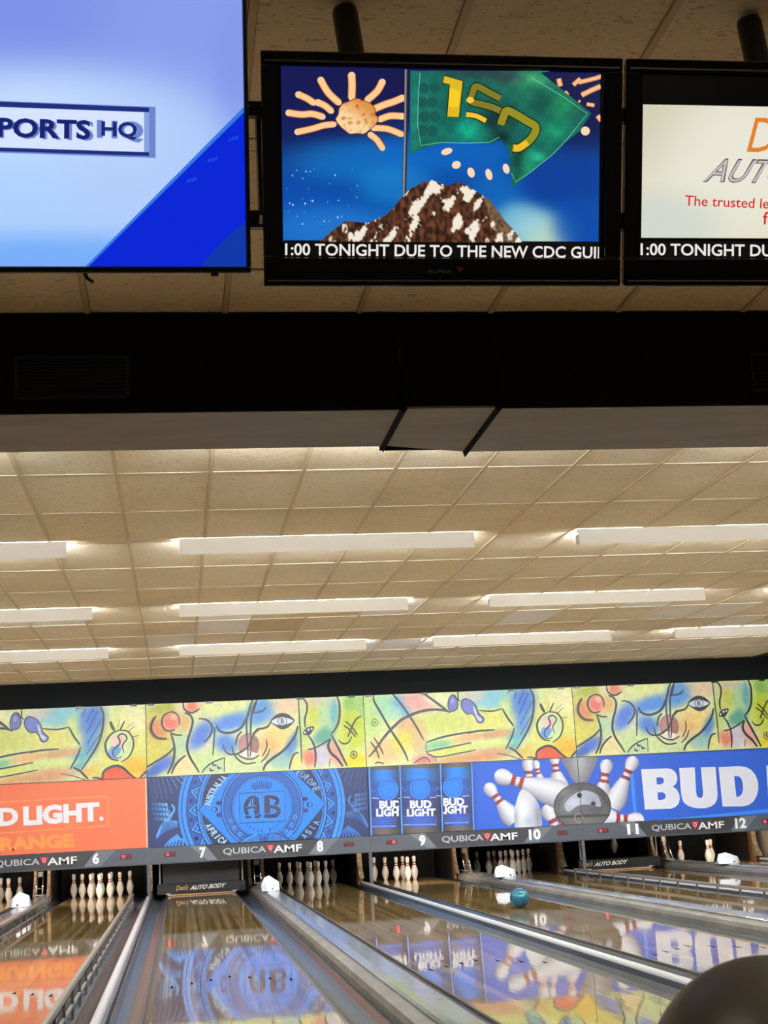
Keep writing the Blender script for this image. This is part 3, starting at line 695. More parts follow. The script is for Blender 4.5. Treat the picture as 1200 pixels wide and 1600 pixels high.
# ---- mural, design with the eye (pairs 7/8 and 11/12), traced at pair 7/8
def mural_eye():
    p = Print((.006, Z_ART0+.004, MP-.006, Z_ART1-.004), mask_T(0))
    a = zoom(225, 1080, 6.667); b = zoom(395, 1070, 6.667)
    BL = []
    def bl(z, lst):
        for x, y, rx, ry, rot, c, al in lst: q = z([(x, y)])[0]; BL.append((q[0], q[1], rx/6.667, ry/6.667, rot, c, al))
    bl(a, [(100, 500, 260, 320, 0, (206, 198, 84), .9), (250, 170, 200, 70, -10, (170, 180, 66), .9), (60, 640, 150, 150, 0, (214, 206, 96), .8), (400, 150, 90, 60, 0, (226, 226, 190), .9),
           (360, 330, 60, 130, 0, (214, 186, 130), .8), (430, 330, 60, 90, 0, (214, 160, 96), .7), (380, 560, 90, 130, 0, (178, 212, 172), .9), (140, 400, 90, 120, -20, (214, 140, 92), .95),
           (520, 160, 110, 60, 0, (238, 178, 160), .9), (500, 165, 60, 55, 0, (222, 112, 92), .9), (600, 480, 130, 190, 35, (224, 230, 214), .7), (590, 460, 92, 175, 35, (82, 122, 212), 1),
           (900, 170, 330, 80, 0, (222, 230, 158), .95), (900, 330, 250, 95, -14, (84, 138, 220), 1), (900, 430, 200, 40, -8, (190, 220, 214), .8), (860, 550, 130, 100, 20, (74, 126, 214), .95),
           (640, 720, 170, 110, 0, (198, 222, 158), .9), (430, 780, 110, 120, 0, (232, 214, 156), .9), (1000, 760, 220, 90, 0, (206, 222, 160), .9), (1095, 300, 40, 260, 4, (184, 218, 196), .9),
           (1180, 240, 60, 110, 0, (104, 168, 220), .9), (190, 770, 150, 70, -30, (76, 112, 200), 1), (90, 840, 110, 50, -30, (54, 88, 178), .9)])
    bl(b, [(90, 290, 170, 110, -20, (90, 148, 216), 1), (90, 190, 70, 60, 0, (100, 160, 220), .9), (350, 220, 150, 110, 0, (230, 202, 170), .9), (260, 560, 190, 150, 0, (234, 208, 128), 1), (160, 650, 110, 130, 0, (226, 178, 122), .7),
           (400, 640, 60, 190, 30, (86, 138, 208), .95), (300, 790, 130, 80, 0, (150, 196, 190), .9), (60, 860, 120, 60, 0, (200, 216, 160), .9), (520, 520, 60, 200, 0, (190, 214, 120), .9), (520, 250, 40, 150, 0, (206, 220, 170), .9),
           (630, 320, 90, 160, 0, (204, 208, 88), 1), (700, 180, 150, 50, 0, (214, 190, 190), .7), (780, 330, 110, 170, 0, (150, 200, 150), .7), (850, 300, 45, 150, 0, (104, 172, 196), .95), (740, 540, 120, 90, -30, (84, 160, 140), 1),
           (720, 740, 90, 120, 0, (206, 200, 218), 1), (590, 760, 75, 90, 0, (222, 128, 106), 1), (450, 800, 60, 70, 0, (228, 218, 128), .9), (860, 720, 70, 140, -20, (222, 160, 152), 1), (1040, 450, 150, 250, 0, (190, 206, 56), 1),
           (1010, 190, 70, 90, 0, (134, 188, 84), .95), (1120, 200, 60, 120, 0, (150, 200, 110), .9), (1080, 790, 130, 80, 0, (226, 214, 40), 1)])
    p.wash((216, 226, 166), BL, 150, 50)
    def A(w, *pts): p.stroke(a(pts), w/4.7, INK, taper=.4)
    def Bs(w, *pts): p.stroke(b(pts), w/4.7, INK, taper=.4)
    q = a([(285, 312)])[0]; p.ell(q[0], q[1], 13.2, 14.2, (226, 142, 122)); p.ell(q[0]-2, q[1]+3, 8, 8, (218, 118, 104)); p.ell(q[0]+4, q[1]-6, 5, 5, (236, 178, 150))
    q = (388.6, 1163.8); p.ell(q[0], q[1], 17, 19, (176, 132, 130)); p.ell(q[0]+9, q[1]+2, 7, 14, (150, 106, 100)); p.fill(a([(1000, 660), (1060, 610), (1190, 650), (1150, 700), (1060, 705)]), (232, 226, 220))
    A(22, (125, 258), (85, 320), (72, 390), (95, 450), (150, 490), (240, 495)); A(15, (250, 225), (205, 255), (185, 310), (192, 360), (225, 405), (270, 415), (325, 400)); A(11, (250, 225), (295, 215), (345, 240), (370, 300), (365, 355))
    A(13, (275, 430), (330, 455), (400, 458)); A(18, (280, 440), (305, 520), (318, 600), (312, 690), (290, 770), (245, 862)); A(15, (0, 808), (80, 760), (190, 695), (265, 640), (308, 590))
    A(16, (435, 668), (370, 720), (315, 790), (288, 862)); A(14, (410, 115), (415, 175), (450, 210), (500, 225), (545, 205), (578, 182)); A(18, (425, 225), (480, 250), (508, 310), (490, 400), (458, 500), (450, 600), (480, 690), (535, 780), (575, 848))
    A(14, (565, 288), (620, 288), (675, 315), (710, 370), (700, 440), (660, 500), (622, 538)); A(12, (738, 375), (730, 500), (718, 670)); A(19, (755, 352), (785, 410), (850, 435), (930, 425), (1010, 380), (1060, 300), (1090, 220), (1110, 150), (1135, 85))
    A(14, (1185, 80), (1140, 160), (1118, 280), (1112, 400), (1110, 460)); A(12, (1085, 240), (1068, 350), (1075, 500), (1085, 690)); A(14, (825, 560), (845, 620), (890, 655), (960, 655), (1020, 625), (1085, 575), (1120, 500), (1150, 440), (1215, 390))
    A(13, (915, 565), (935, 650), (980, 710), (1040, 750), (1100, 755), (1165, 742)); A(12, (975, 660), (1050, 700), (1130, 705), (1200, 665)); A(14, (1020, 420), (975, 470), (955, 560)); A(10, (1110, 460), (1118, 560), (1105, 690))
    p.fill(a([(600, 852), (650, 795), (720, 745), (836, 692), (836, 842)]), (190, 216, 170)); A(11, (600, 850), (650, 790), (720, 740), (840, 690)); A(11, (838, 690), (835, 842))
    for x, y in ((735, 760), (785, 790), (705, 815)): A(13, (x-18, y-15), (x-10, y+12), (x+22, y+8))
    Bs(13, (0, 290), (60, 285), (110, 265), (140, 232)); Bs(14, (45, 145), (20, 230), (2, 300))
    p.fill(b([(180, 385), (220, 330), (290, 295), (360, 305), (410, 340), (435, 375), (410, 410), (350, 455), (290, 462), (230, 425)]), INK, smooth=4)
    p.fill(b([(192, 385), (240, 352), (300, 337), (370, 350), (422, 378), (360, 408), (300, 418), (240, 412)]), (214, 224, 240), smooth=4)
    q = b([(308, 378)])[0]; p.ell(q[0], q[1], 7.4, 7.4, INK); p.ell(q[0], q[1], 6.2, 6.4, (206, 214, 232)); p.text('B', (q[0]-2.6, q[1]+4), (q[0]+2.8, q[1]+4), (q[0]-2.6, q[1]-4.4), INK, .02)
    Bs(16, (185, 390), (155, 435), (100, 455), (50, 465), (15, 500), (0, 520)); Bs(19, (470, 430), (440, 530), (380, 620), (300, 700), (200, 770), (135, 830), (108, 892)); Bs(10, (475, 140), (485, 350), (500, 560), (508, 812))
    Bs(14, (480, 703), (430, 725), (400, 790), (380, 880)); Bs(14, (485, 142), (530, 150), (560, 195), (565, 260), (545, 340), (540, 400), (550, 445))
    p.fill(b([(520, 510), (545, 460), (590, 437), (640, 437), (625, 480), (590, 525), (550, 525)]), INK, smooth=4)
    for x, y, r in ((580, 468, 12), (612, 458, 10), (543, 497, 11)): q = b([(x, y)])[0]; p.ell(q[0], q[1], r/6.667, r/6.667, (216, 224, 230))
    Bs(15, (580, 530), (620, 590), (645, 660), (655, 760), (645, 862)); Bs(12, (568, 677), (640, 660), (720, 620), (805, 560)); Bs(17, (875, 118), (900, 190), (905, 280), (895, 380), (860, 460), (815, 510))
    Bs(17, (815, 515), (865, 610), (920, 720), (982, 845)); Bs(20, (808, 560), (785, 640), (815, 710), (880, 770), (938, 850)); Bs(10, (805, 770), (795, 852)); Bs(11, (960, 378), (1030, 440), (1090, 525)); Bs(11, (945, 420), (1010, 470), (1070, 545))
    Bs(12, (1135, 325), (1080, 355), (1040, 420), (1010, 490), (988, 545)); Bs(11, (895, 570), (920, 605), (965, 615), (1005, 590), (1030, 535)); q = b([(1052, 728)])[0]; p.ring(q[0], q[1], 5, 5.6, 1.4, INK); Bs(9, (1035, 725), (1052, 715), (1050, 735), (1072, 738))
    Bs(10, (140, 568), (145, 650), (100, 745)); Bs(10, (178, 665), (145, 745), (80, 810))
    return p.mesh('printed_mural', M_MURAL)
# ---- mural, design with the plank and drops (pairs 5/6 and 9/10), traced at pair 9/10
def mural_plank():
    p = Print((.006, Z_ART0+.004, MP-.006, Z_ART1-.004), mask_T(1))
    a = zoom(565, 1065, 6.667); b = zoom(730, 1060, 6.667); BL = []
    def bl(z, lst):
        for x, y, rx, ry, rot, c, al in lst: q = z([(x, y)])[0]; BL.append((q[0], q[1], rx/6.667, ry/6.667, rot, c, al))
    bl(a, [(90, 350, 120, 260, 0, (186, 216, 130), 1), (230, 250, 120, 140, 0, (160, 214, 168), 1), (415, 260, 90, 130, -35, (92, 172, 220), 1), (330, 330, 90, 80, 0, (170, 216, 190), .8), (600, 220, 190, 110, 10, (224, 168, 164), 1), (800, 180, 130, 60, 0, (228, 236, 186), 1),
           (850, 430, 330, 120, 0, (206, 216, 116), 1), (240, 720, 190, 130, 0, (226, 192, 132), 1), (480, 470, 110, 110, 0, (216, 172, 130), .9), (430, 620, 110, 130, 30, (222, 214, 92), 1), (600, 600, 80, 200, 0, (218, 184, 128), .9),
           (800, 660, 150, 45, -8, (134, 198, 150), 1), (1090, 590, 150, 50, -8, (226, 184, 128), 1), (950, 720, 250, 40, -8, (214, 222, 110), .9), (1010, 810, 260, 45, -6, (216, 164, 108), 1), (640, 815, 110, 50, 0, (226, 150, 140), 1), (120, 830, 120, 30, 0, (236, 214, 150), .8)])
    bl(b, [(300, 210, 300, 110, 0, (132, 198, 214), 1), (60, 190, 130, 60, 0, (220, 206, 200), .8), (230, 440, 260, 110, 0, (220, 222, 124), 1), (420, 310, 90, 120, 0, (206, 226, 140), .9), (590, 260, 130, 190, 10, (72, 122, 212), 1), (600, 460, 90, 160, 20, (84, 144, 214), 1), (490, 640, 80, 130, 25, (96, 178, 196), 1),
           (300, 580, 200, 45, -6, (206, 164, 118), 1), (230, 690, 260, 45, -4, (212, 226, 140), 1), (200, 800, 260, 70, -6, (206, 154, 114), 1), (560, 770, 70, 50, 0, (224, 186, 120), .9), (900, 560, 240, 330, 0, (222, 222, 112), 1), (1010, 250, 150, 130, 0, (240, 236, 176), .9), (1050, 720, 150, 110, 0, (226, 184, 56), 1),
           (640, 760, 70, 90, 0, (222, 200, 96), .9), (1180, 790, 60, 60, 0, (90, 130, 200), .9)])
    p.wash((218, 228, 164), BL, 150, 50)
    def A(w, *pts): p.stroke(a(pts), w/4.7, INK, taper=.5)
    def Bs(w, *pts): p.stroke(b(pts), w/4.7, INK, taper=.5)
    p.fill(a([(545, 850), (650, 790), (720, 835), (700, 850)]), (224, 140, 134)); p.fill(a([(680, 735), (780, 788), (778, 836), (700, 840), (655, 790)]), (214, 156, 146))
    p.fill(b([(722, 838), (730, 765), (785, 718), (850, 706), (918, 732), (978, 788), (1030, 828)]), (218, 92, 62), smooth=4)
    A(17, (125, 135), (130, 205), (190, 310), (300, 500), (380, 620), (450, 740), (485, 830)); A(15, (320, 125), (400, 220), (500, 360), (570, 470), (645, 605)); A(21, (75, 785), (150, 700), (230, 585), (320, 485), (420, 395), (520, 345), (620, 310), (740, 292), (860, 300), (930, 322))
    A(18, (640, 120), (740, 190), (840, 265), (910, 318)); A(12, (92, 625), (150, 705), (185, 808)); A(12, (128, 582), (185, 670), (228, 760)); q = a([(137, 427)])[0]; p.ring(q[0], q[1], 5, 5.6, 1.1, INK); A(8, (122, 412), (152, 442)); A(8, (152, 412), (122, 442))
    A(10, (135, 858), (160, 843), (205, 845), (235, 860)); A(9, (545, 848), (650, 790), (720, 838)); A(7, (650, 790), (650, 838)); A(14, (672, 634), (800, 590), (950, 555), (1200, 515)); A(10, (672, 634), (672, 732)); A(11, (672, 730), (800, 705), (980, 670), (1140, 635)); A(10, (672, 735), (780, 785), (1000, 750), (1195, 710)); A(8, (778, 788), (778, 836))
    p.fill(a([(945, 140), (985, 175), (1003, 230), (990, 285), (945, 310), (908, 285), (900, 230), (915, 170)]), (112, 122, 190), smooth=4); q = a([(952, 235)])[0]; p.ell(q[0]-1, q[1]-5, 3, 5, (150, 158, 214))
    p.stroke(a([(945, 140), (985, 175), (1003, 230), (990, 285), (945, 310), (908, 285), (900, 230), (915, 170)]), 1.7, INK, closed=True)
    A(10, (960, 130), (995, 180), (1030, 205)); A(10, (1000, 100), (1003, 150), (1008, 190))
    dr = [(-65, 273), (-50, 225), (-10, 212), (50, 240), (92, 288), (112, 350), (140, 385), (172, 415), (168, 448), (132, 465), (105, 450), (85, 405), (50, 368), (0, 370), (-45, 330)]
    p.fill(b(dr), (112, 122, 196), smooth=4); p.fill(b([(60, 290), (90, 330), (110, 390), (150, 420), (140, 450), (110, 430), (80, 370)]), (206, 214, 234), smooth=3); p.stroke(b(dr), 1.6, INK, closed=True)
    Bs(11, (115, 332), (200, 340), (280, 338), (365, 315)); Bs(14, (365, 315), (420, 410), (485, 497)); Bs(12, (490, 515), (470, 590), (440, 660), (400, 740)); Bs(14, (0, 572), (100, 550), (290, 535)); Bs(10, (0, 760), (95, 742)); Bs(10, (0, 680), (45, 672))
    Bs(15, (655, 110), (690, 190), (692, 300), (675, 420), (640, 520), (580, 630), (510, 745))
    for pts in (((440, 125), (420, 160)), ((515, 130), (485, 215)), ((590, 135), (530, 270)), ((630, 160), (540, 375)), ((680, 230), (555, 480)), ((680, 370), (550, 590))): p.stroke(b(pts), 1.3, (40, 60, 128))
    Bs(15, (430, 718), (500, 755), (545, 800), (585, 838)); p.stroke(b([(310, 782), (420, 800), (560, 845)]), 1.6, (96, 84, 80))
    q = b([(862, 505)])[0]; p.ell(q[0], q[1], 18.5, 22, (206, 228, 168)); p.ell(q[0]-6, q[1]+7, 8, 12, (104, 158, 220), .5); p.ell(q[0]-8, q[1]-8, 6, 9, (228, 206, 190)); p.ell(q[0]+2, q[1]-6, 5, 9, (226, 190, 186))
    Bs(15, (845, 348), (775, 390), (728, 470), (740, 560), (790, 630), (862, 650)); Bs(12, (845, 348), (930, 360), (985, 430), (995, 520), (960, 610), (890, 668))
    Bs(20, (760, 262), (780, 310), (805, 355)); Bs(11, (900, 255), (870, 320), (858, 358)); Bs(9, (995, 305), (945, 362)); Bs(9, (1042, 404), (985, 412)); p.stroke(b([(850, 235), (838, 320)]), .9, (120, 150, 130)); p.stroke(b([(992, 262), (915, 330)]), .8, (120, 140, 110))
    Bs(11, (890, 612), (840, 628), (805, 590), (810, 540), (860, 490), (862, 450), (845, 415), (865, 390), (905, 393), (930, 430), (905, 475), (890, 510), (910, 570)); Bs(18, (722, 838), (722, 770), (770, 725), (850, 703), (915, 728), (970, 780), (1035, 828)); Bs(14, (1075, 828), (1120, 775), (1195, 720)); Bs(12, (620, 822), (680, 825), (720, 840))
    return p.mesh('printed_mural', M_MURAL)
EYE_ME, PLANK_ME = mural_eye(), mural_plank()
PANELB = mat('panel_board', (58, 58, 60), 0.6)
for k in range(-1, 3):
    l = {-1: 'abstract plank mural panel above the orange banner', 0: 'abstract mural panel with a large eye above the blue crest banner', 1: 'abstract plank and drops mural panel above the beer can banner', 2: 'abstract mural panel with a large eye at the right edge'}[k]
    e = empty('mural_panel', (MB0+k*MP, YM-.012, Z_ART0), l, 'mural', 'mural panels')
    MB().box(.002, MP-.002, 0, .011, 0, Z_ART1-Z_ART0).build('board', PANELB, e)
    link('printed_mural', (EYE_ME if k in (0, 2) else PLANK_ME), e, (0, 0, -Z_ART0))
    for x in (.08, .98, 2.4, 3.22): MB().box(x-.05, x+.05, -.02, -.012, Z_ART1-Z_ART0-.028, Z_ART1-Z_ART0+.004).build('clip', DARKP, e)

# ---- beer banners
def ad_rect(): return (.006, Z_AD0+.003, MP-.006, Z_ART0-.005)
def banner_orange():
    p = Print(ad_rect(), mask_T(-1)); p.rect_fill((232, 116, 78)); z = zoom(0, 1210, 5)
    p.stroke(z([(-330, 245), (-330, 465), (-310, 480), (835, 402), (845, 390), (845, 182), (832, 172), (-310, 232)]), 1.5, (255, 158, 92), closed=True, smooth=False)
    p.text('BUD', (-59, 1294.5), (29, 1290), (-59.5, 1265.5), (240, 240, 248), .05)
    p.text('LIGHT', (36.6, 1290.5), (156, 1283), (36, 1260), (240, 240, 248), .055)
    p.ell(158.5, 1279, 3.2, 3.4, (240, 240, 248))
    p.text('ORANGE', (-30, 1332), (116, 1324), (-31, 1310), (255, 152, 74), .05)
    p.fill([(226.5, 1200), (229.5, 1200), (232, 1330), (229, 1330)], (250, 206, 180))
    return p
def banner_crest():
    p = Print(ad_rect()); p.rect_fill((20, 36, 92)); cx, cy = 1.752, 1.292
    LB, MBl, NV, DK = (50, 142, 244), (30, 112, 220), (20, 30, 76), (12, 30, 96)
    H = lambda t: math.radians(t)
    def disc(r, c): p.ell(cx, cy, r, r, c, n=90)
    for s in (-1, 1):
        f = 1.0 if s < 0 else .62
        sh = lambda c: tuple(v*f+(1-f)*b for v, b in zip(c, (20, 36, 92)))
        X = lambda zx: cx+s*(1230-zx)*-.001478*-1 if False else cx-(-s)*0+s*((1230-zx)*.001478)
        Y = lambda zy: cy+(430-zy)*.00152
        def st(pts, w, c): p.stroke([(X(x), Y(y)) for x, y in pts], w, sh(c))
        for i in range(9):
            g = i/8; c = tuple(a+(b2-a)*g for a, b2 in zip((44, 76, 146), (120, 190, 255)))
            st([(60+i*46, 85), (95+i*48+i*4, 300-max(0, i-3)*46)], .012, c)
        for i in range(4):
            for j in range(5): p.ell(X(100+j*34+i*6), Y(345+i*48+j*4), .022, .030, sh((40+j*16, 74+j*26, 140+j*26)), .3*s)
        st([(255, 480), (300, 450), (318, 400), (290, 360)], .030, (90, 170, 250)); st([(205, 520), (262, 510), (290, 470), (262, 420)], .018, (90, 160, 245)); st([(255, 380), (235, 430), (262, 470)], .02, (80, 150, 240))
        for i in range(5): st([(130, 690-i*6), (190, 640-i*22), (270, 600-i*22+i*3), (350, 580-i*12)], .014, (60+i*8, 120+i*14, 220+i*6))
        for i in range(6): st([(200+i*38, 800), (250+i*32, 730-i*6), (350+i*12, 660+i*16)], .026, (70, 150, 248))
    disc(1.289, LB); p.ring(cx, cy, 1.235, 1.235, .014, DK, 90); disc(1.16, (26, 84, 178)); p.ring(cx, cy, 1.16, 1.16, .018, DK, 90)
    n = 24
    for i in range(n):
        t = 360*i/n; q = lambda r, d: (cx+r*math.cos(H(t+d)), cy+r*math.sin(H(t+d)))
        p.fill([q(1.0, -7.5), q(1.155, 0), q(1.0, 7.5)], DK); p.fill([q(1.008, -6.2), q(1.135, 0), q(1.008, 6.2)], (70, 158, 250)); p.fill([q(1.016, -3.9), q(1.10, 0), q(1.016, 3.9)], DK); p.fill([q(1.022, -2.6), q(1.075, 0), q(1.022, 2.6)], (50, 138, 240))
        d = q(1.105, 180/n); p.ell(d[0], d[1], .034, .034, (10, 28, 88), n=8)
    p.ring(cx, cy, 1.005, 1.005, .020, DK, 90); disc(.998, LB); p.ring(cx, cy, .96, .96, .013, DK, 90); p.ring(cx, cy, .93, .93, .012, DK, 90); disc(.924, NV)
    p.fill([(cx-.985, cy), (cx, cy-1.06), (cx+.985, cy), (cx, cy+1.06)], (30, 128, 244)); p.stroke([(cx-.985, cy), (cx, cy-1.06), (cx+.985, cy), (cx, cy+1.06)], .018, DK, closed=True, smooth=False)
    for s in (-1, 1):
        for dy in (-.09, 0, .09): p.ell(cx+s*(.66+(.07 if dy == 0 else 0)), cy+dy, .05, .034, DK)
        p.ell(cx+s*.74, cy, .022, .022, (80, 160, 250)); p.ell(cx+s*.67, cy, .014, .014, (80, 160, 250))
    disc(.640, DK); disc(.624, LB); disc(.602, DK); disc(.588, (30, 92, 184))
    for i in range(72):
        t = H(5*i); p.stroke([(cx+.50*math.cos(t), cy+.50*math.sin(t)), (cx+.575*math.cos(t+.02), cy+.575*math.sin(t+.02))], .006, (26, 84, 172), smooth=False)
    for t in (200, 214, 228, 312, 326, 340): p.ring(cx+.528*math.cos(H(t)), cy+.528*math.sin(H(t)), .026, .026, .009, (110, 180, 250), 14)
    disc(.482, DK); disc(.468, LB); p.ring(cx, cy, .45, .45, .010, DK, 70); disc(.444, (30, 130, 246))
    p.stroke([(cx-.352, cy-.232), (cx+.352, cy-.232), (cx+.352, cy+.222), (cx-.352, cy+.222)], .016, DK, closed=True, smooth=False)
    for x, y in ((-.352, -.005), (.352, -.005), (0, -.232), (0, .222)): p.ell(cx+x, cy+y, .014, .014, DK, n=8)
    for i in range(11):
        t = H(50+8*i); p.stroke([(cx+.17*math.cos(t), cy+.215+.06*math.sin(t)), (cx+(.25+.03*(i % 2))*math.cos(t), cy+.22+(.165+.03*(i % 2))*math.sin(t))], .014, DK, smooth=False)
    p.fill([(cx-.17, cy+.226), (cx+.17, cy+.226), (cx+.12, cy+.256), (cx, cy+.27), (cx-.12, cy+.256)], (30, 130, 246))
    # blackletter A and B
    G = (20, 30, 84)
    def gl(pts, w): p.stroke([(cx+x, cy+y) for x, y in pts], w*1.25+.016, (80, 160, 250), taper=.2); p.stroke([(cx+x, cy+y) for x, y in pts], w*1.25, G, taper=.25)
    gl([(-.235, -.12), (-.255, -.02), (-.235, .08), (-.17, .14), (-.09, .145)], .058); gl([(-.27, -.135), (-.225, -.15), (-.18, -.135)], .035)
    gl([(-.095, .15), (-.09, 0), (-.09, -.12)], .075); gl([(-.12, -.135), (-.08, -.15), (-.03, -.12)], .04); gl([(-.24, -.015), (-.16, .005), (-.10, -.015)], .034); gl([(-.165, .13), (-.16, .0)], .022)
    gl([(.03, .135), (.08, .15), (.15, .14), (.22, .115), (.235, .07), (.20, .02), (.12, .005)], .05); gl([(.07, .13), (.075, 0), (.07, -.13)], .078); gl([(.12, .0), (.22, -.03), (.25, -.08), (.21, -.135), (.12, -.145), (.02, -.14)], .054)
    p.arc_text('TRADE MARK', cx, cy, .36, .045, 222, 322, DK, .01, inward=True)
    p.arc_text('AUSTRALIA', cx, cy, .85, .105, 176, 139, (176, 214, 250), .03, r1=.74); p.arc_text('EUROPE', cx, cy, .76, .105, 43, 13, (120, 170, 230), .03, r1=.88)
    p.arc_text('AFRICA', cx, cy, .88, .105, 194, 222, (176, 214, 250), .03, inward=True, r1=.77); p.arc_text('ASIA', cx, cy, .77, .105, 320, 344, (120, 170, 230), .03, inward=True, r1=.88)
    for s in (-1, 1):
        p.fill([(cx+s*.06, cy-.42), (cx+s*.18, cy-.41), (cx+s*.36, cy-.50), (cx+s*.30, cy-.56), (cx+s*.06, cy-.56)], (50, 120, 210)); p.stroke([(cx+s*.06, cy-.42), (cx+s*.18, cy-.41), (cx+s*.38, cy-.51)], .014, DK)
        for i in range(6): p.stroke([(cx+s*(.10+i*.04), cy-.43-i*.012), (cx+s*(.10+i*.04), cy-.52)], .008, DK)
    for x in (-.06, .06, -.02, .02): p.stroke([(cx+x, cy-.40), (cx+x, cy-.56)], .010, DK)
    p.stroke([(cx+.30, cy-.36), (cx+.40, cy-.44), (cx+.47, cy-.50)], .05, LB); p.stroke([(cx+.30, cy-.36), (cx+.40, cy-.44), (cx+.47, cy-.50)], .012, DK)
    p.stroke([(cx+.36, cy-.47), (cx+.44, cy-.38)], .04, LB); p.stroke([(cx-.30, cy-.49), (cx-.1, cy-.40)], .035, LB)
    return p
def paint_pin(p, z, head, base, hr, br, red=(168, 40, 44), dark=1.0):
    """painted pin from the head centre to the belly, round shading, two neck bands"""
    dx, dy = base[0]-head[0], base[1]-head[1]; l = math.hypot(dx, dy); ux, uy = dx/l, dy/l; nx, ny = -uy, ux
    if ny > 0: nx, ny = -nx, -ny
    prof = [(-1.0, .0), (-.93, .38), (-.75, .68), (-.4, .93), (0, 1), (.5, .92), (.95, .72), (1.5, .58), (2.1, .60)]
    L2 = l/hr
    prof += [(2.1+(L2-2.1)*.35, .60+(br/hr-.6)*.45), (2.1+(L2-2.1)*.7, .60+(br/hr-.6)*.85), (L2, br/hr), (L2+br/hr*.7, br/hr*.8)]
    def halfw(t):
        for (t0, r0), (t1, r1) in zip(prof, prof[1:]):
            if t <= t1: return r0+(r1-r0)*(t-t0)/((t1-t0) or 1)
        return prof[-1][1]
    lf = [(head[0]+ux*t*hr+nx*r*hr, head[1]+uy*t*hr+ny*r*hr) for t, r in prof]; rt = [(head[0]+ux*t*hr-nx*r*hr, head[1]+uy*t*hr-ny*r*hr) for t, r in prof]
    h0 = z([head])[0]; sc = z([(head[0]+1, head[1])])[0][0]-h0[0]
    ST = [(-1, (120, 124, 138)), (-.7, (166, 170, 184)), (-.25, (212, 216, 226)), (.25, (238, 240, 246)), (.7, (224, 227, 235)), (1.0, (176, 180, 194))]
    def fn(x, y):
        qx, qy = (x-h0[0])/sc, (y-h0[1])/sc; t = (qx*ux+qy*uy)/hr; v = (qx*nx+qy*ny)/hr/max(.15, halfw(t))
        c = ramp(ST, max(-1, min(1, v)))
        if 1.12 < t < 1.66 or 2.10 < t < 2.62: c = mixc(red, (96, 20, 26), .5-.5*v)
        return tuple(k*dark for k in c)
    p.fillf(z(lf+rt[1:][::-1]), fn, 1.25)
def pins_scene(p):
    z = zoom(735, 1175, 4.286); blue = (36, 92, 208)
    p.fill(z([(6, -60), (2400, -60), (2400, 700), (20, 700)]), blue)
    p.fill(z([(1068, 130), (1090, 120), (1118, 470), (1098, 470)]), (52, 140, 246)); p.fill(z([(1150, 466), (2500, 330), (2500, 352), (1150, 488)]), (52, 140, 246)); p.fill(z([(6, 60), (12, 60), (26, 560), (20, 560)]), (70, 130, 220))
    p.fill(z([(615, 20), (840, 20), (812, 140), (770, 208), (700, 205), (652, 130)]), (118, 120, 130), smooth=4); p.fillf(z([(640, 20), (815, 20), (790, 140), (750, 200), (705, 198), (665, 130)]), blobfn((122, 124, 132), [(*z([(730, 70)])[0], 12, 24, (172, 174, 182), 1)]), 1.5, smooth=4)
    paint_pin(p, z, (385, 78), (400, 260), 42, 60); paint_pin(p, z, (440, 82), (480, 240), 26, 40); paint_pin(p, z, (562, 40), (590, 250), 36, 74)
    paint_pin(p, z, (912, 92), (880, 300), 44, 62); paint_pin(p, z, (1084, 72), (970, 330), 46, 70); paint_pin(p, z, (1112, 456), (900, 440), 52, 74)
    paint_pin(p, z, (130, 248), (270, 430), 44, 66); paint_pin(p, z, (520, 400), (560, 480), 50, 60)
    paint_pin(p, z, (214, 166), (580, 280), 56, 96)
    c0 = z([(385, 410)])[0]
    p.fillf(z([(350, 250), (440, 320), (476, 430), (460, 530), (318, 530), (292, 440), (308, 330)]), blobfn((214, 219, 230), [(c0[0]+17, c0[1]+4, 9, 26, (140, 146, 164), 1), (c0[0]-8, c0[1]-6, 10, 20, (240, 242, 248), 1), (c0[0]+3, c0[1]+12, 8, 7, (178, 186, 206), .8), (c0[0]-20, c0[1]+12, 5, 20, (160, 166, 182), .8)]), 1.5, smooth=5)
    c1 = z([(750, 365)])[0]
    p.ell(c1[0], c1[1], 45, 37.5, (46, 46, 50), n=48)
    p.fillf([(c1[0]+43*math.cos(t), c1[1]+35.5*math.sin(t)) for t in [k*math.pi/24 for k in range(48)]], blobfn((70, 70, 74), [(c1[0]-30, c1[1]-22, 16, 12, (118, 120, 126), .9), (c1[0]+30, c1[1]-14, 12, 16, (50, 50, 54), .9), (c1[0], c1[1]+24, 44, 14, (106, 104, 102), 1), (c1[0]-38, c1[1]+4, 8, 14, (96, 98, 104), .8)]), 2.0)
    p.fillf(z([(596, 415), (610, 335), (662, 275), (745, 248), (830, 266), (890, 322), (915, 412), (800, 414), (700, 420)]), blobfn((92, 93, 99), [(c1[0]-24, c1[1]-6, 14, 18, (124, 126, 134), .9), (c1[0]+24, c1[1], 14, 16, (70, 71, 77), .9)]), 2.0, smooth=4)
    p.fillf(z([(630, 352), (690, 285), (770, 258), (850, 290), (872, 365), (800, 352), (720, 360), (655, 402)]), blobfn((172, 180, 200), [(c1[0]-14, c1[1]-6, 14, 8, (206, 214, 230), .9), (c1[0]+20, c1[1]-10, 12, 10, (150, 158, 180), .9)]), 2.0, smooth=4)
    p.fill(z([(572, 426), (932, 414), (932, 430), (572, 444)]), (44, 44, 48))
    for x, y in ((730, 290), (822, 347)): q = z([(x, y)])[0]; p.ell(q[0], q[1], 4.2, 4.4, (120, 122, 130)); p.ell(q[0], q[1], 3.4, 3.6, (14, 14, 18))
    q = z([(725, 442)])[0]; p.ring(q[0], q[1], 6.3, 6.8, 1.2, (150, 148, 146))
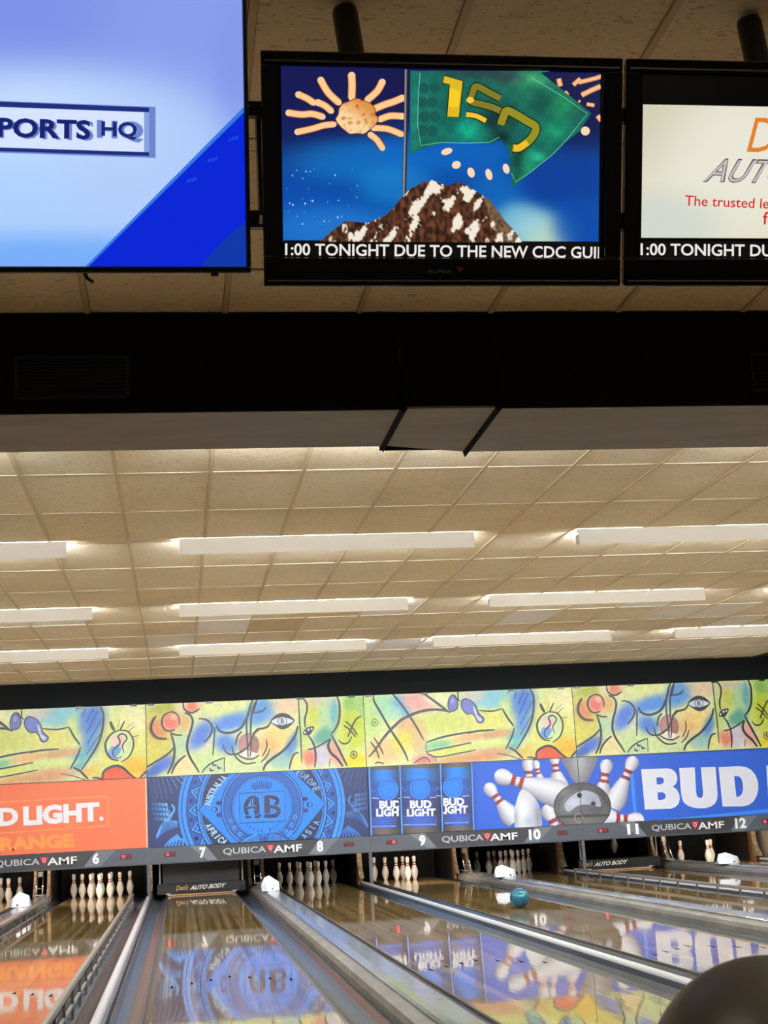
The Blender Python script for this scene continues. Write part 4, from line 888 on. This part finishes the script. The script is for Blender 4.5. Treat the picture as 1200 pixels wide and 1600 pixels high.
def banner_cans():
    p = Print(ad_rect(), mask_T(1)); p.rect_fill((26, 40, 92)); z = zoom(570, 1180, 6.667)
    pins_scene(p)
    p.fill(z([(0, 80), (1105, 40), (1140, 900), (0, 900)]), (26, 36, 86))
    for i, (x0, x1) in enumerate(((48, 352), (372, 770), (795, 1110))):
        d = [0, 12, 30][i]; dy = -i*12; n = 14
        for k in range(n):                      # round shading of the printed can
            g = k/(n-1); c = .30+.70*math.sin(math.pi*min(1, max(0, .12+.80*g)))**1.2
            xa, xb = x0+(x1-x0)*k/n, x0+(x1-x0)*(k+1)/n+1
            for ya, yb, col in ((60, 150, (86, 78, 74)), (150, 280, (26, 130, 240)), (280, 450, (20, 92, 204)), (450, 650, (34, 64, 158)), (650, 760, (44, 84, 190)), (760, 860, (96, 88, 84))):
                p.fill(z([(xa+d*ya/800, ya+dy), (xb+d*ya/800, ya+dy), (xb+d*yb/800, yb+dy), (xa+d*yb/800, yb+dy)]), tuple(v*c for v in col))
        xc = {0: 245, 1: 572, 2: 912}[i]; yc = {0: 358, 1: 350, 2: 335}[i]
        q = z([(xc, yc)])[0]; p.ell(q[0], q[1], 15, 16, (24, 116, 230)); p.ring(q[0], q[1], 15, 16, 1.0, (50, 150, 250)); p.ring(q[0], q[1], 12, 13, .7, (16, 70, 170))
        for r in (11, 7): p.stroke([(q[0]-r, q[1]), (q[0]-r*.5, q[1]-r), (q[0]+r*.5, q[1]-r), (q[0]+r, q[1]), (q[0]+r*.5, q[1]+r), (q[0]-r*.5, q[1]+r)], 1.0, (40, 140, 246), closed=True, smooth=False)
        p.ring(q[0], q[1], 3.4, 3.6, 1, (40, 140, 246)); p.stroke(z([(x0+8, 300+dy), ((x0+x1)/2, 262+dy), (x1-6, 290+dy)]), 1.1, (16, 70, 170))
        for sx in (-1, 1):
            p.stroke([(q[0]+sx*15, q[1]+14), (q[0]+sx*26, q[1]+13)], 1.3, (170, 200, 244)); p.stroke([(q[0]+sx*18, q[1]-2), (q[0]+sx*24, q[1]+4), (q[0]+sx*27, q[1]-3)], 1.2, (40, 110, 220))
        r0 = p.rect; lo, hi = p.T(*z([(x0, 500)])[0])[0], p.T(*z([(x1, 500)])[0])[0]; p.rect = (lo, r0[1], hi, r0[3])
        bx, by = {0: (150, 558), 1: (468, 556), 2: (815, 530)}[i]; W = [228, 226, 218][i]
        p.text('BUD', *z([(bx, by), (bx+W, by-4), (bx-3, by-84)]), (232, 238, 250), .05)
        lx, ly = {0: (118, 642), 1: (436, 645), 2: (780, 614)}[i]; W = [306, 300, 290][i]
        p.text('LIGHT', *z([(lx, ly), (lx+W, ly-8), (lx-2, ly-84)]), (232, 238, 250), .05)
        for y in (660, 690, 715): p.stroke(z([(x0+20, y+dy*1.6), (x1-20, y-6+dy*1.6)]), .9, (80, 116, 214))
        p.stroke(z([(x0+30, 745+dy*1.6), (x1-30, 738+dy*1.6)]), 2.4, (110, 140, 226)); p.rect = r0
    for x in (40, 360, 782, 1108): p.fill(z([(x-8, 70), (x+8, 70), (x+34, 860), (x+18, 860)]), (96, 150, 236)); p.fill(z([(x+8, 70), (x+13, 70), (x+39, 860), (x+34, 860)]), (20, 40, 110))
    return p
def banner_bud():
    p = Print(ad_rect(), mask_T(2)); p.rect_fill((36, 92, 208)); pins_scene(p); z = zoom(980, 1180, 5.4545); WH = (228, 232, 246)
    def arc(pts): return z(pts)
    p.fill(arc([(118, 120), (340, 112), (375, 118), (405, 138), (424, 172), (427, 210), (414, 246), (388, 268), (422, 292), (442, 328), (448, 372), (438, 412), (410, 442), (370, 456), (150, 463)]), WH,
           [arc([(248, 190), (285, 188), (306, 196), (313, 216), (306, 238), (286, 248), (251, 250)]), arc([(258, 318), (300, 315), (322, 328), (328, 348), (320, 370), (298, 381), (262, 382)])])
    p.fill(arc([(442, 110), (575, 104), (587, 310), (592, 345), (608, 362), (628, 365), (643, 352), (646, 318), (627, 103), (752, 99), (770, 330), (766, 375), (748, 412), (712, 438), (665, 451), (615, 453), (565, 448), (515, 430), (478, 398), (462, 350), (456, 300)]), WH)
    p.fill(arc([(778, 102), (950, 93), (1010, 100), (1055, 124), (1092, 168), (1114, 225), (1118, 285), (1106, 340), (1078, 392), (1036, 424), (985, 436), (812, 438)]), WH, [arc([(910, 178), (945, 178), (970, 196), (984, 235), (988, 290), (978, 328), (958, 350), (930, 357)])])
    p.fill(arc([(1185, 90), (1320, 85), (1332, 330), (1450, 326), (1456, 420), (1205, 432)]), WH)
    return p
ADS = {-1: (banner_orange, 'orange banner lettered D LIGHT ORANGE above lane six'), 0: (banner_crest, 'blue crest banner with AB monogram above lanes seven and eight'),
       1: (banner_cans, 'blue banner with three beer cans and flying pins'), 2: (banner_bud, 'blue banner lettered BUD in big white letters')}
for k in range(-1, 3):
    fn, l = ADS[k]; e = empty('banner_panel', (MB0+k*MP, YM-.012, Z_AD0), l, 'banner', 'masking banners')
    MB().box(.002, MP-.002, 0, .011, 0, Z_ART0-Z_AD0-.003).build('board', PANELB, e)
    link('printed_banner', fn().mesh('printed_banner', M_PRINT), e, (0, 0, -Z_AD0))
MB_LEDGE = MB().box(MB0-MP, MB0+3*MP, -.006, .002, 0, .012)
tag(MB_LEDGE.build('trim_3', DARKP, None), kind='structure').location = (0, YM-.014, Z_ART0-.006)

# ---- number strips under the banners
LIT = {5: (0, 0), 6: (1, 0), 7: (1, 0), 8: (0, 0), 9: (0, 1), 10: (0, 0), 11: (1, 0), 12: (1, 0)}
for k in range(-1, 3):
    a, b = 7+2*k, 8+2*k; H = Z_AD0-Z_STR0-.004
    e = empty('number_strip', (MB0+k*MP, YM-.02, Z_STR0), 'dark grey strip numbered %s and %s under the banners' % (NUMW[a], NUMW[b]), 'number strip', 'lane number strips')
    MB().box(.002, MP-.002, 0, .03, 0, H).build('board', STRIPG, e)
    p = Print((.004, .002, MP-.004, H-.002)); p.rect_fill((72, 79, 91))
    p.fill([(.86, H), (2.62, H), (2.42, 0), (1.06, 0)], (42, 45, 52)); p.fill([(.62, H), (.86, H), (1.06, 0), (.92, 0)], (106, 114, 127)); p.fill([(2.42, 0), (2.62, H), (2.92, H), (2.66, 0)], (100, 108, 121))
    p.fill([(0, .0), (MP, .0), (MP, .02), (0, .02)], (58, 61, 67))
    p.text('QUBICA', (1.13, .075), (1.79, .075), (1.13, .185), (186, 190, 196), .012)
    p.text('AMF', (1.90, .075), (2.34, .075), (1.90, .185), (240, 242, 244), .018)
    p.fill([(1.79, .20), (1.92, .20), (1.855, .075)], (204, 30, 44)); p.ring(1.855, .155, .024, .026, .010, (240, 200, 200), 16)
    for n, x in ((a, .82), (b, 2.62)):
        s = str(n); w = .10 if len(s) == 1 else .19
        p.text(s, (x-w/2, .055), (x+w/2, .055), (x-w/2, .055+.165), (246, 248, 250), .045)
    link('lettering', p.mesh('lettering', M_PRINT), e)
    for n, x in ((a, .33), (b, 3.07)):
        h = MB().box(x-.085, x+.085, -.010, -.0046, .105, .175).build('indicator_housing', LEDHOUSE, e, bevel=.003)
        for q, on in zip((x-.04, x+.04), LIT[n]):
            o = MB().lathe([(0, .004), (.016, .0035), (.024, 0), (.024, -.003)], 14).build('indicator_lamp', LEDON if on else LEDOFF, h); o.location = (q, -.0115, .14); o.rotation_euler = (math.pi/2, 0, 0)

# ================================================================== TELEVISIONS
TILT = math.radians(18.3)
TVO = Vector((.305, -21.10, 2.445)); TU, TV_ = Vector((1, 0, 0)), Vector((0, -math.sin(TILT), math.cos(TILT)))
def tv_frame(e, W, H, bz, depth, gloss, glint):
    l, r, b, t = bz
    m = MB().box(0, W, 0, .02, 0, b).box(0, W, 0, .02, H-t, H).box(0, l, 0, .02, b, H-t).box(W-r, W, 0, .02, b, H-t)
    m.build('bezel', gloss, e, bevel=.004)
    MB().box(.006, W-.006, .0205, depth*.55, .006, H-.006).box(W*.2, W*.8, depth*.55, depth, H*.15, H*.8).build('back_shell', DARKP, e, bevel=.006)
    MB().box(l, W-r, .012, .0195, b, H-t).build('screen_glass', mat('screen_black', (16, 14, 15), .25), e)
    if glint: MB().box(.01, W-.01, -.0035, 0, H-.028, H-.024).box(.01, W-.01, -.0035, 0, .012, .016).build('bezel_glint', mat('bezel_glint_grey', (128, 124, 118), .25, .5), e)  # thin pale bars stand in for reflections along the glossy bezel
def ticker(p, x0):
    p.text('1:00 TONIGHT DUE TO THE NEW CDC GUID', (x0, 398.5), (x0+506, 403.5), (x0, 379.5), (236, 230, 224), .018)
# -- middle set
W2, H2 = .97, .604
def tv_T(O): return Plane(O, TU, TV_).hit
def px_rect(T, x0, y0, x1, y1):
    a, b = T(x0, y1), T(x1, y0); return (a[0], a[1], b[0], b[1])
e2 = empty('television', TVO, 'middle flat television showing a green 150 flag over a mountain', 'television', 'hanging televisions', TILT)
tv_frame(e2, W2, H2, (.045, .045, .075, .035), .09, GLOSSB, True)
T = tv_T(TVO-TV_*0+Vector((0, 0, 0)))
R2 = px_rect(T, 443, 112, 940, 377)
p = Print(R2, T, .00006)
p.wash((4, 80, 168), [(690, 110, 420, 90, 0, (22, 22, 70), 1), (480, 150, 160, 120, 0, (20, 26, 84), .9), (900, 150, 120, 90, 0, (14, 24, 74), 1), (470, 330, 90, 70, 0, (10, 78, 176), .8), (560, 250, 110, 34, 0, (20, 126, 206), .7), (700, 236, 130, 30, 0, (10, 104, 196), .7), (620, 290, 60, 30, 0, (30, 140, 210), .6), (880, 280, 90, 40, 0, (6, 60, 150), .9), (780, 300, 40, 40, 0, (20, 120, 200), .5), (850, 365, 50, 34, 0, (196, 222, 196), .95), (815, 345, 40, 30, 0, (150, 206, 220), .8), (520, 360, 120, 40, 0, (40, 130, 214), .7), (905, 350, 40, 40, 0, (10, 74, 170), .8)], 60, 36)
z1, z2, z3 = zoom(430, 95, 6), zoom(630, 95, 6), zoom(780, 95, 6); PE, PE2 = (252, 206, 150), (236, 160, 92)
def rayf(pts, w=9):
    w *= 1.12; p.stroke(pts, w+2.0, (90, 34, 26)); p.stroke(pts, w, PE2); p.stroke(pts, w*.74, PE)
    for q, r in ((pts[0], w*.5), (pts[-1], w*.42)): p.ell(q[0], q[1], r, r, PE, n=12)
for pts, w in (([(722, 130), (726, 230), (722, 340)], 10.5), ([(432, 175), (500, 290), (600, 385)], 10), ([(222, 310), (300, 345), (365, 388)], 9.5), ([(405, 385), (470, 415), (530, 465)], 9.5), ([(130, 482), (250, 498), (350, 492), (450, 520)], 9.5), ([(212, 662), (350, 632), (460, 600), (555, 590)], 9),
               ([(1008, 195), (960, 280), (868, 362)], 10), ([(1195, 345), (1110, 380), (1040, 402), (935, 445)], 10), ([(1195, 515), (1080, 512), (985, 545)], 9.5), ([(930, 625), (1060, 635), (1190, 685)], 9), ([(900, 690), (960, 740), (1010, 815)], 9)): rayf(z1(pts), w)
q = z1([(770, 520)])[0]
disc = [(q[0]+(31+1.6*math.sin(5*t)+1.2*math.sin(11*t))*math.cos(t), q[1]+(27+1.4*math.sin(7*t))*math.sin(t)) for t in [k*math.pi/20 for k in range(40)]]
p.stroke(disc, 2.4, (120, 44, 30), closed=True)
p.fillf(disc, lambda x, y: mixc(mixc((250, 214, 160), (222, 150, 70), ((x-q[0])*.02-(y-q[1])*.03)+.25), (196, 96, 40), max(0, mnoise.noise((x*.16, y*.16, 2.2))-.18)*2.2), 2.0)
for x, y, rx, ry in ((699, 236, 9, 5), (714, 257, 7, 6), (737, 269, 5.5, 8), (765, 272, 5, 9), (792, 263, 5, 8), (916, 204, 7, 7)): p.ell(x, y, rx, ry, (252, 218, 180), -.3)
for pts, w in (([(905, 128), (930, 122), (942, 118)], 7), ([(910, 148), (926, 140), (940, 134)], 8), ([(897, 132), (908, 122)], 7), ([(874, 122), (877, 134)], 8), ([(838, 120), (846, 126)], 7), ([(918, 162), (930, 164)], 6), ([(935, 180), (941, 188)], 8), ([(884, 142), (889, 148)], 5), ([(866, 136), (870, 140)], 4), ([(905, 157), (908, 158)], 4)):
    p.stroke(pts, w, (236, 148, 96)); p.stroke(pts, w*.5, (252, 200, 150))
flag = z2([(70, 90), (1400, 90)])+[(846, 113), (925, 176), (906, 205), (880, 225), (858, 246), (832, 268), (802, 292), (798, 262), (795, 238), (785, 217), (765, 224), (735, 221), (700, 221), (660, 232), (641, 242)]
FB = [(665, 150, 26, 50, (30, 122, 108), .9), (648, 190, 8, 60, (30, 138, 122), .9), (732, 202, 30, 18, (20, 184, 148), 1), (706, 175, 14, 40, (16, 92, 84), .8), (830, 122, 40, 14, (60, 176, 120), 1), (790, 120, 26, 12, (50, 74, 76), 1), (745, 112, 50, 10, (44, 66, 70), .9), (772, 185, 20, 22, (18, 54, 52), 1), (785, 215, 14, 12, (10, 40, 40), .9),
      (880, 165, 22, 22, (30, 150, 98), .9), (868, 205, 20, 14, (24, 170, 118), .8), (845, 160, 18, 16, (16, 84, 70), .9), (820, 150, 14, 14, (32, 124, 88), .8), (812, 250, 10, 20, (10, 62, 56), 1), (838, 245, 16, 10, (40, 200, 150), .9), (825, 262, 12, 12, (34, 160, 118), .8), (800, 180, 10, 20, (22, 70, 62), .8), (905, 178, 12, 8, (20, 96, 80), .8), (856, 232, 14, 8, (18, 120, 96), .6)]
_ff = blobfn((20, 108, 94), FB)
def flagfn(x, y):
    k = .92+.08*((math.floor(x/14)+math.floor((y+x*.2)/14)) % 2); return tuple(v*k for v in _ff(x, y))
p.fillf(flag, flagfn, 3.5)
for i in range(4):
    for j in range(2): p.ell(*z2([(200+j*100-(i % 2)*20, 250+i*135)])[0], 9, 9, (22, 90, 82), n=8)
for pts in ([(657, 113), (654, 150), (653, 195), (658, 227), (690, 222), (730, 223), (765, 222), (781, 214)], [(830, 120), (880, 150), (919, 177), (895, 207), (880, 225), (862, 243), (830, 268), (806, 284), (800, 270)]): p.stroke(pts, .9, (120, 206, 168), smooth=False)
def numeral(pts, w, c, closed=False): p.stroke(pts, w+3.4, (14, 24, 20), closed=closed); p.stroke(pts, w, c, closed=closed)
one = z2([(392, 138), (562, 188), (525, 525), (418, 520), (442, 218), (374, 200)]); p.stroke(one, 3.4, (14, 24, 20), closed=True, smooth=False); p.fill(one, (224, 186, 34)); p.fill(z2([(440, 250), (540, 280), (520, 430), (428, 430)]), (246, 206, 40))
numeral(z2([(915, 350), (800, 290), (690, 235), (655, 300), (640, 375), (740, 405), (860, 440), (935, 490), (915, 600)]), 10, (128, 124, 40)); p.ell(*z2([(632, 365)])[0], 6, 5, (246, 200, 60))
numeral(z2([(595, 500), (690, 515), (780, 560)]), 7.5, (240, 196, 50))
numeral(z3([(20, 590), (45, 520), (75, 465), (160, 500), (260, 560), (345, 615), (330, 690), (270, 760), (190, 815), (130, 815)]), 12, (150, 144, 34)); p.stroke(z3([(270, 760), (190, 812), (140, 812)]), 10, (240, 190, 40))
p.stroke([(635.5, 108), (634.5, 200), (632, 312)], 6, (50, 40, 44), smooth=False); p.stroke([(634.5, 108), (633.5, 200), (631, 312)], 2.6, (150, 140, 140), smooth=False)
mt = [(497, 380), (520, 360), (540, 345), (575, 348), (604, 336), (622, 316), (640, 296), (660, 285), (675, 281), (690, 287), (701, 290), (716, 284), (728, 288), (742, 297), (766, 312), (790, 345), (806, 362), (818, 380)]
def mtfn(x, y):
    h = mnoise.noise((x*.075+y*.05, y*.028-x*.03, 1.7)); g = mnoise.noise((x*.16, y*.09, 5.1)); k = mnoise.noise((x*.35, y*.2, 9.3))
    c = mixc((44, 26, 20), (112, 66, 42), .5+g+.5*k)
    if x > 752+(y-300)*.35: c = mixc(c, (146, 126, 98), .55+.4*k)
    snow = h*1.5+.5*k-.08
    for sx, sy, ex, ey, w in ((674, 286, 608, 378, 9), (678, 294, 742, 378, 8), (716, 286, 738, 318, 8), (770, 350, 786, 378, 5)):
        t = max(0, min(1, ((x-sx)*(ex-sx)+(y-sy)*(ey-sy))/((ex-sx)**2+(ey-sy)**2))); d = math.hypot(x-sx-(ex-sx)*t, y-sy-(ey-sy)*t); snow += .75*math.exp(-(d/w)**2)
    if x < 600: snow += .15
    return mixc(c, (244, 232, 214), (snow-.42)*6)
p.fillf(mt, mtfn, 1.6)
rnd = random.Random(3)
for i in range(34): p.ell(rnd.uniform(446, 560), rnd.uniform(262, 350), rnd.uniform(.6, 1.5), rnd.uniform(.6, 1.7), rnd.choice([(150, 190, 236), (206, 226, 250), (90, 150, 220)]), n=6)
link('picture', p.mesh('picture', M_SCREEN), e2, (0, .0118, 0))
p = Print(px_rect(T, 444, 377, 938, 412), T, .00006); p.rect_fill((10, 8, 9)); ticker(p, 446); link('ticker_text', p.mesh('ticker_text', M_SCREEN), e2, (0, .0116, 0))
p = Print((.05, .01, W2-.05, .07)); p.text('AccuVision', (.435, .034), (.50, .034), (.435, .046), (74, 72, 70), .01); p.fill([(.515, .05), (.535, .05), (.525, .036)], (110, 30, 26)); link('brand_lettering', p.mesh('brand_lettering', M_PRINT), e2, (0, -.0005, 0))
# -- right set
O3 = Vector((1.284, TVO.y, TVO.z))
e3 = empty('television', O3, 'right television showing a cream advertisement with red lettering', 'television', 'hanging televisions', TILT)
tv_frame(e3, W2, H2, (.045, .045, .075, .035), .09, GLOSSB, True)
T = tv_T(O3); a0 = T(1004, 371); a1 = T(1007, 162); R3 = (a0[0], a0[1], W2-.055, a1[1])
p = Print(R3, T, .00006); p.wash((222, 218, 196), [(1030, 180, 90, 80, 0, (206, 202, 176), .8), (1150, 260, 120, 120, 0, (236, 234, 218), .8), (1040, 350, 90, 50, 0, (206, 214, 206), .8)], 24, 14)
p.text("Don's", (1169, 237), (1312, 243), (1184, 180), (226, 128, 44), .0)
p.text('AUTO BODY', (1100, 284), (1370, 290), (1122, 246), (60, 54, 56), .022); p.text('AUTO BODY', (1101.5, 282.5), (1371, 288.5), (1123, 248), (196, 188, 190), -.004)
p.text('The trusted lea', (1072, 320.5), (1214, 326), (1073, 304.5), (214, 34, 32), .008); p.text('f', (1194, 350), (1203, 350.5), (1195, 330), (214, 34, 32), .008)
link('picture', p.mesh('picture', M_SCREEN), e3, (0, .0118, 0))
t0 = T(1001, 412); t1 = T(1003, 376)
p = Print((t0[0], t0[1], W2-.055, t1[1]), T, .00006); p.rect_fill((10, 8, 9)); ticker(p, 1003); link('ticker_text', p.mesh('ticker_text', M_SCREEN), e3, (0, .0116, 0))
# -- left set, larger and thin-edged
T0 = tv_T(TVO); c = T(392, 427) if False else T0(392.5, 427.5)
W1, H1 = 1.235, .715; O1 = TVO+TU*(c[0]-W1)+TV_*c[1]+Vector((0, -.004, 0))
e1 = empty('television', O1, 'large left television showing SPORTS HQ on a pale blue screen', 'television', 'hanging televisions', TILT)
tv_frame(e1, W1, H1, (.011, .011, .016, .011), .07, mat('satin_black_bezel', (14, 15, 20), .3), False)
MB().box(W1-.105, W1-.085, .004, .02, -.008, 0).build('sensor_foot', DARKP, e1)
MB().tube([(W1-.44, .055, .02), (W1-.425, .04, -.012), (W1-.41, .03, -.022)], .005, 6).build('cable_end', DARKP, e1)
T = tv_T(O1); p = Print((.012, .017, W1-.012, H1-.012), T, .00006)
p.wash((150, 178, 246), [(60, 20, 420, 110, 0, (126, 146, 232), 1), (300, 60, 160, 170, 0, (140, 160, 238), .8), (60, 210, 260, 110, 0, (196, 220, 255), 1), (40, 320, 260, 90, 0, (176, 210, 255), .9), (230, 250, 130, 110, 0, (182, 206, 252), .8), (60, 405, 260, 40, 0, (110, 170, 250), .8), (370, 90, 40, 100, 0, (132, 152, 236), .8)], 40, 26)
p.fill([(134, 416), (388, 162), (400, 162), (400, 430), (134, 430)], (6, 38, 214)); p.fill([(138, 416), (388, 168), (388, 164), (383, 164), (133, 416)], (52, 120, 226)); p.fill([(310, 420), (350, 375), (390, 340), (390, 420)], (14, 56, 168), smooth=0)
for x, y in ((366, 217), (333, 250), (300, 282)):
    for i in range(4): p.stroke([(x-8+i*4, y+3-i), (x-5+i*4, y-3-i)], 1.4, (36, 92, 236), smooth=False)
p.fill([(-170, 150), (243, 166), (243, 246), (-170, 232)], (110, 134, 206)); p.fill([(-170, 151), (233, 167), (233, 243), (-170, 230)], (28, 46, 126)); p.fill([(-170, 160), (233, 174.5), (233, 237), (-170, 224)], (214, 228, 255)); p.fill([(225, 174), (233, 174.5), (233, 237), (225, 236.6)], (140, 160, 222))
p.text('SPORTS', (-26, 214.5), (146, 219.5), (-26, 183), (112, 134, 202), .02); p.text('SPORTS', (-29, 212.5), (141, 217.5), (-29, 181.5), (20, 34, 112), .035)
p.text('HQ', (151, 219.5), (224, 222.5), (151, 186), (112, 134, 206), .05); p.text('HQ', (158, 215.5), (214, 218), (158, 188), (24, 40, 120), .03)
link('picture', p.mesh('picture', M_SCREEN), e1, (0, .0118, 0))
# -- ceiling poles and rails
def mount(x, lab, parts):
    e = empty('ceiling_mount', (x, -21.0, ZC-.002), lab, 'tv mount', 'television mounts')
    MB().lathe([(0, -.42), (.037, -.42), (.037, -.02), (.034, -.006), (0, -.004)], 20).build('pole', DARKP, e, smooth=False).rotation_euler = (0, -.10, 0)
    MB().box(-.10, .10, -.03, .03, -.50, -.36).build('bracket_plate', DARKP, e)
    return e
mA = mount(.568, 'black ceiling pole holding the middle television', 1); mount(1.77, 'black ceiling pole holding the right television', 1); mount(-.35, 'black ceiling pole holding the large left television', 1)
er = empty('mount_rail', (-.9, -21.04, 2.66), 'pair of black horizontal rails behind the televisions', 'tv rail')
MB().box(0, 2.9, 0, .02, -.024, .024).build('rail_bar', DARKP, er); MB().box(0, 2.9, -.09, -.07, .255, .297).build('rail_bar', DARKP, er)
for x in (.35, 1.2, 1.7, 2.4): MB().box(x, x+.02, -.07, .0, -.02, .29).build('rail_strut', DARKP, er)
for z in (0, .276): MB().lathe([(0, .004), (.013, .004), (.013, 0)], 10).build('bolt', CHROME, er).location = (1.172, .0 if z == 0 else -.09, z)
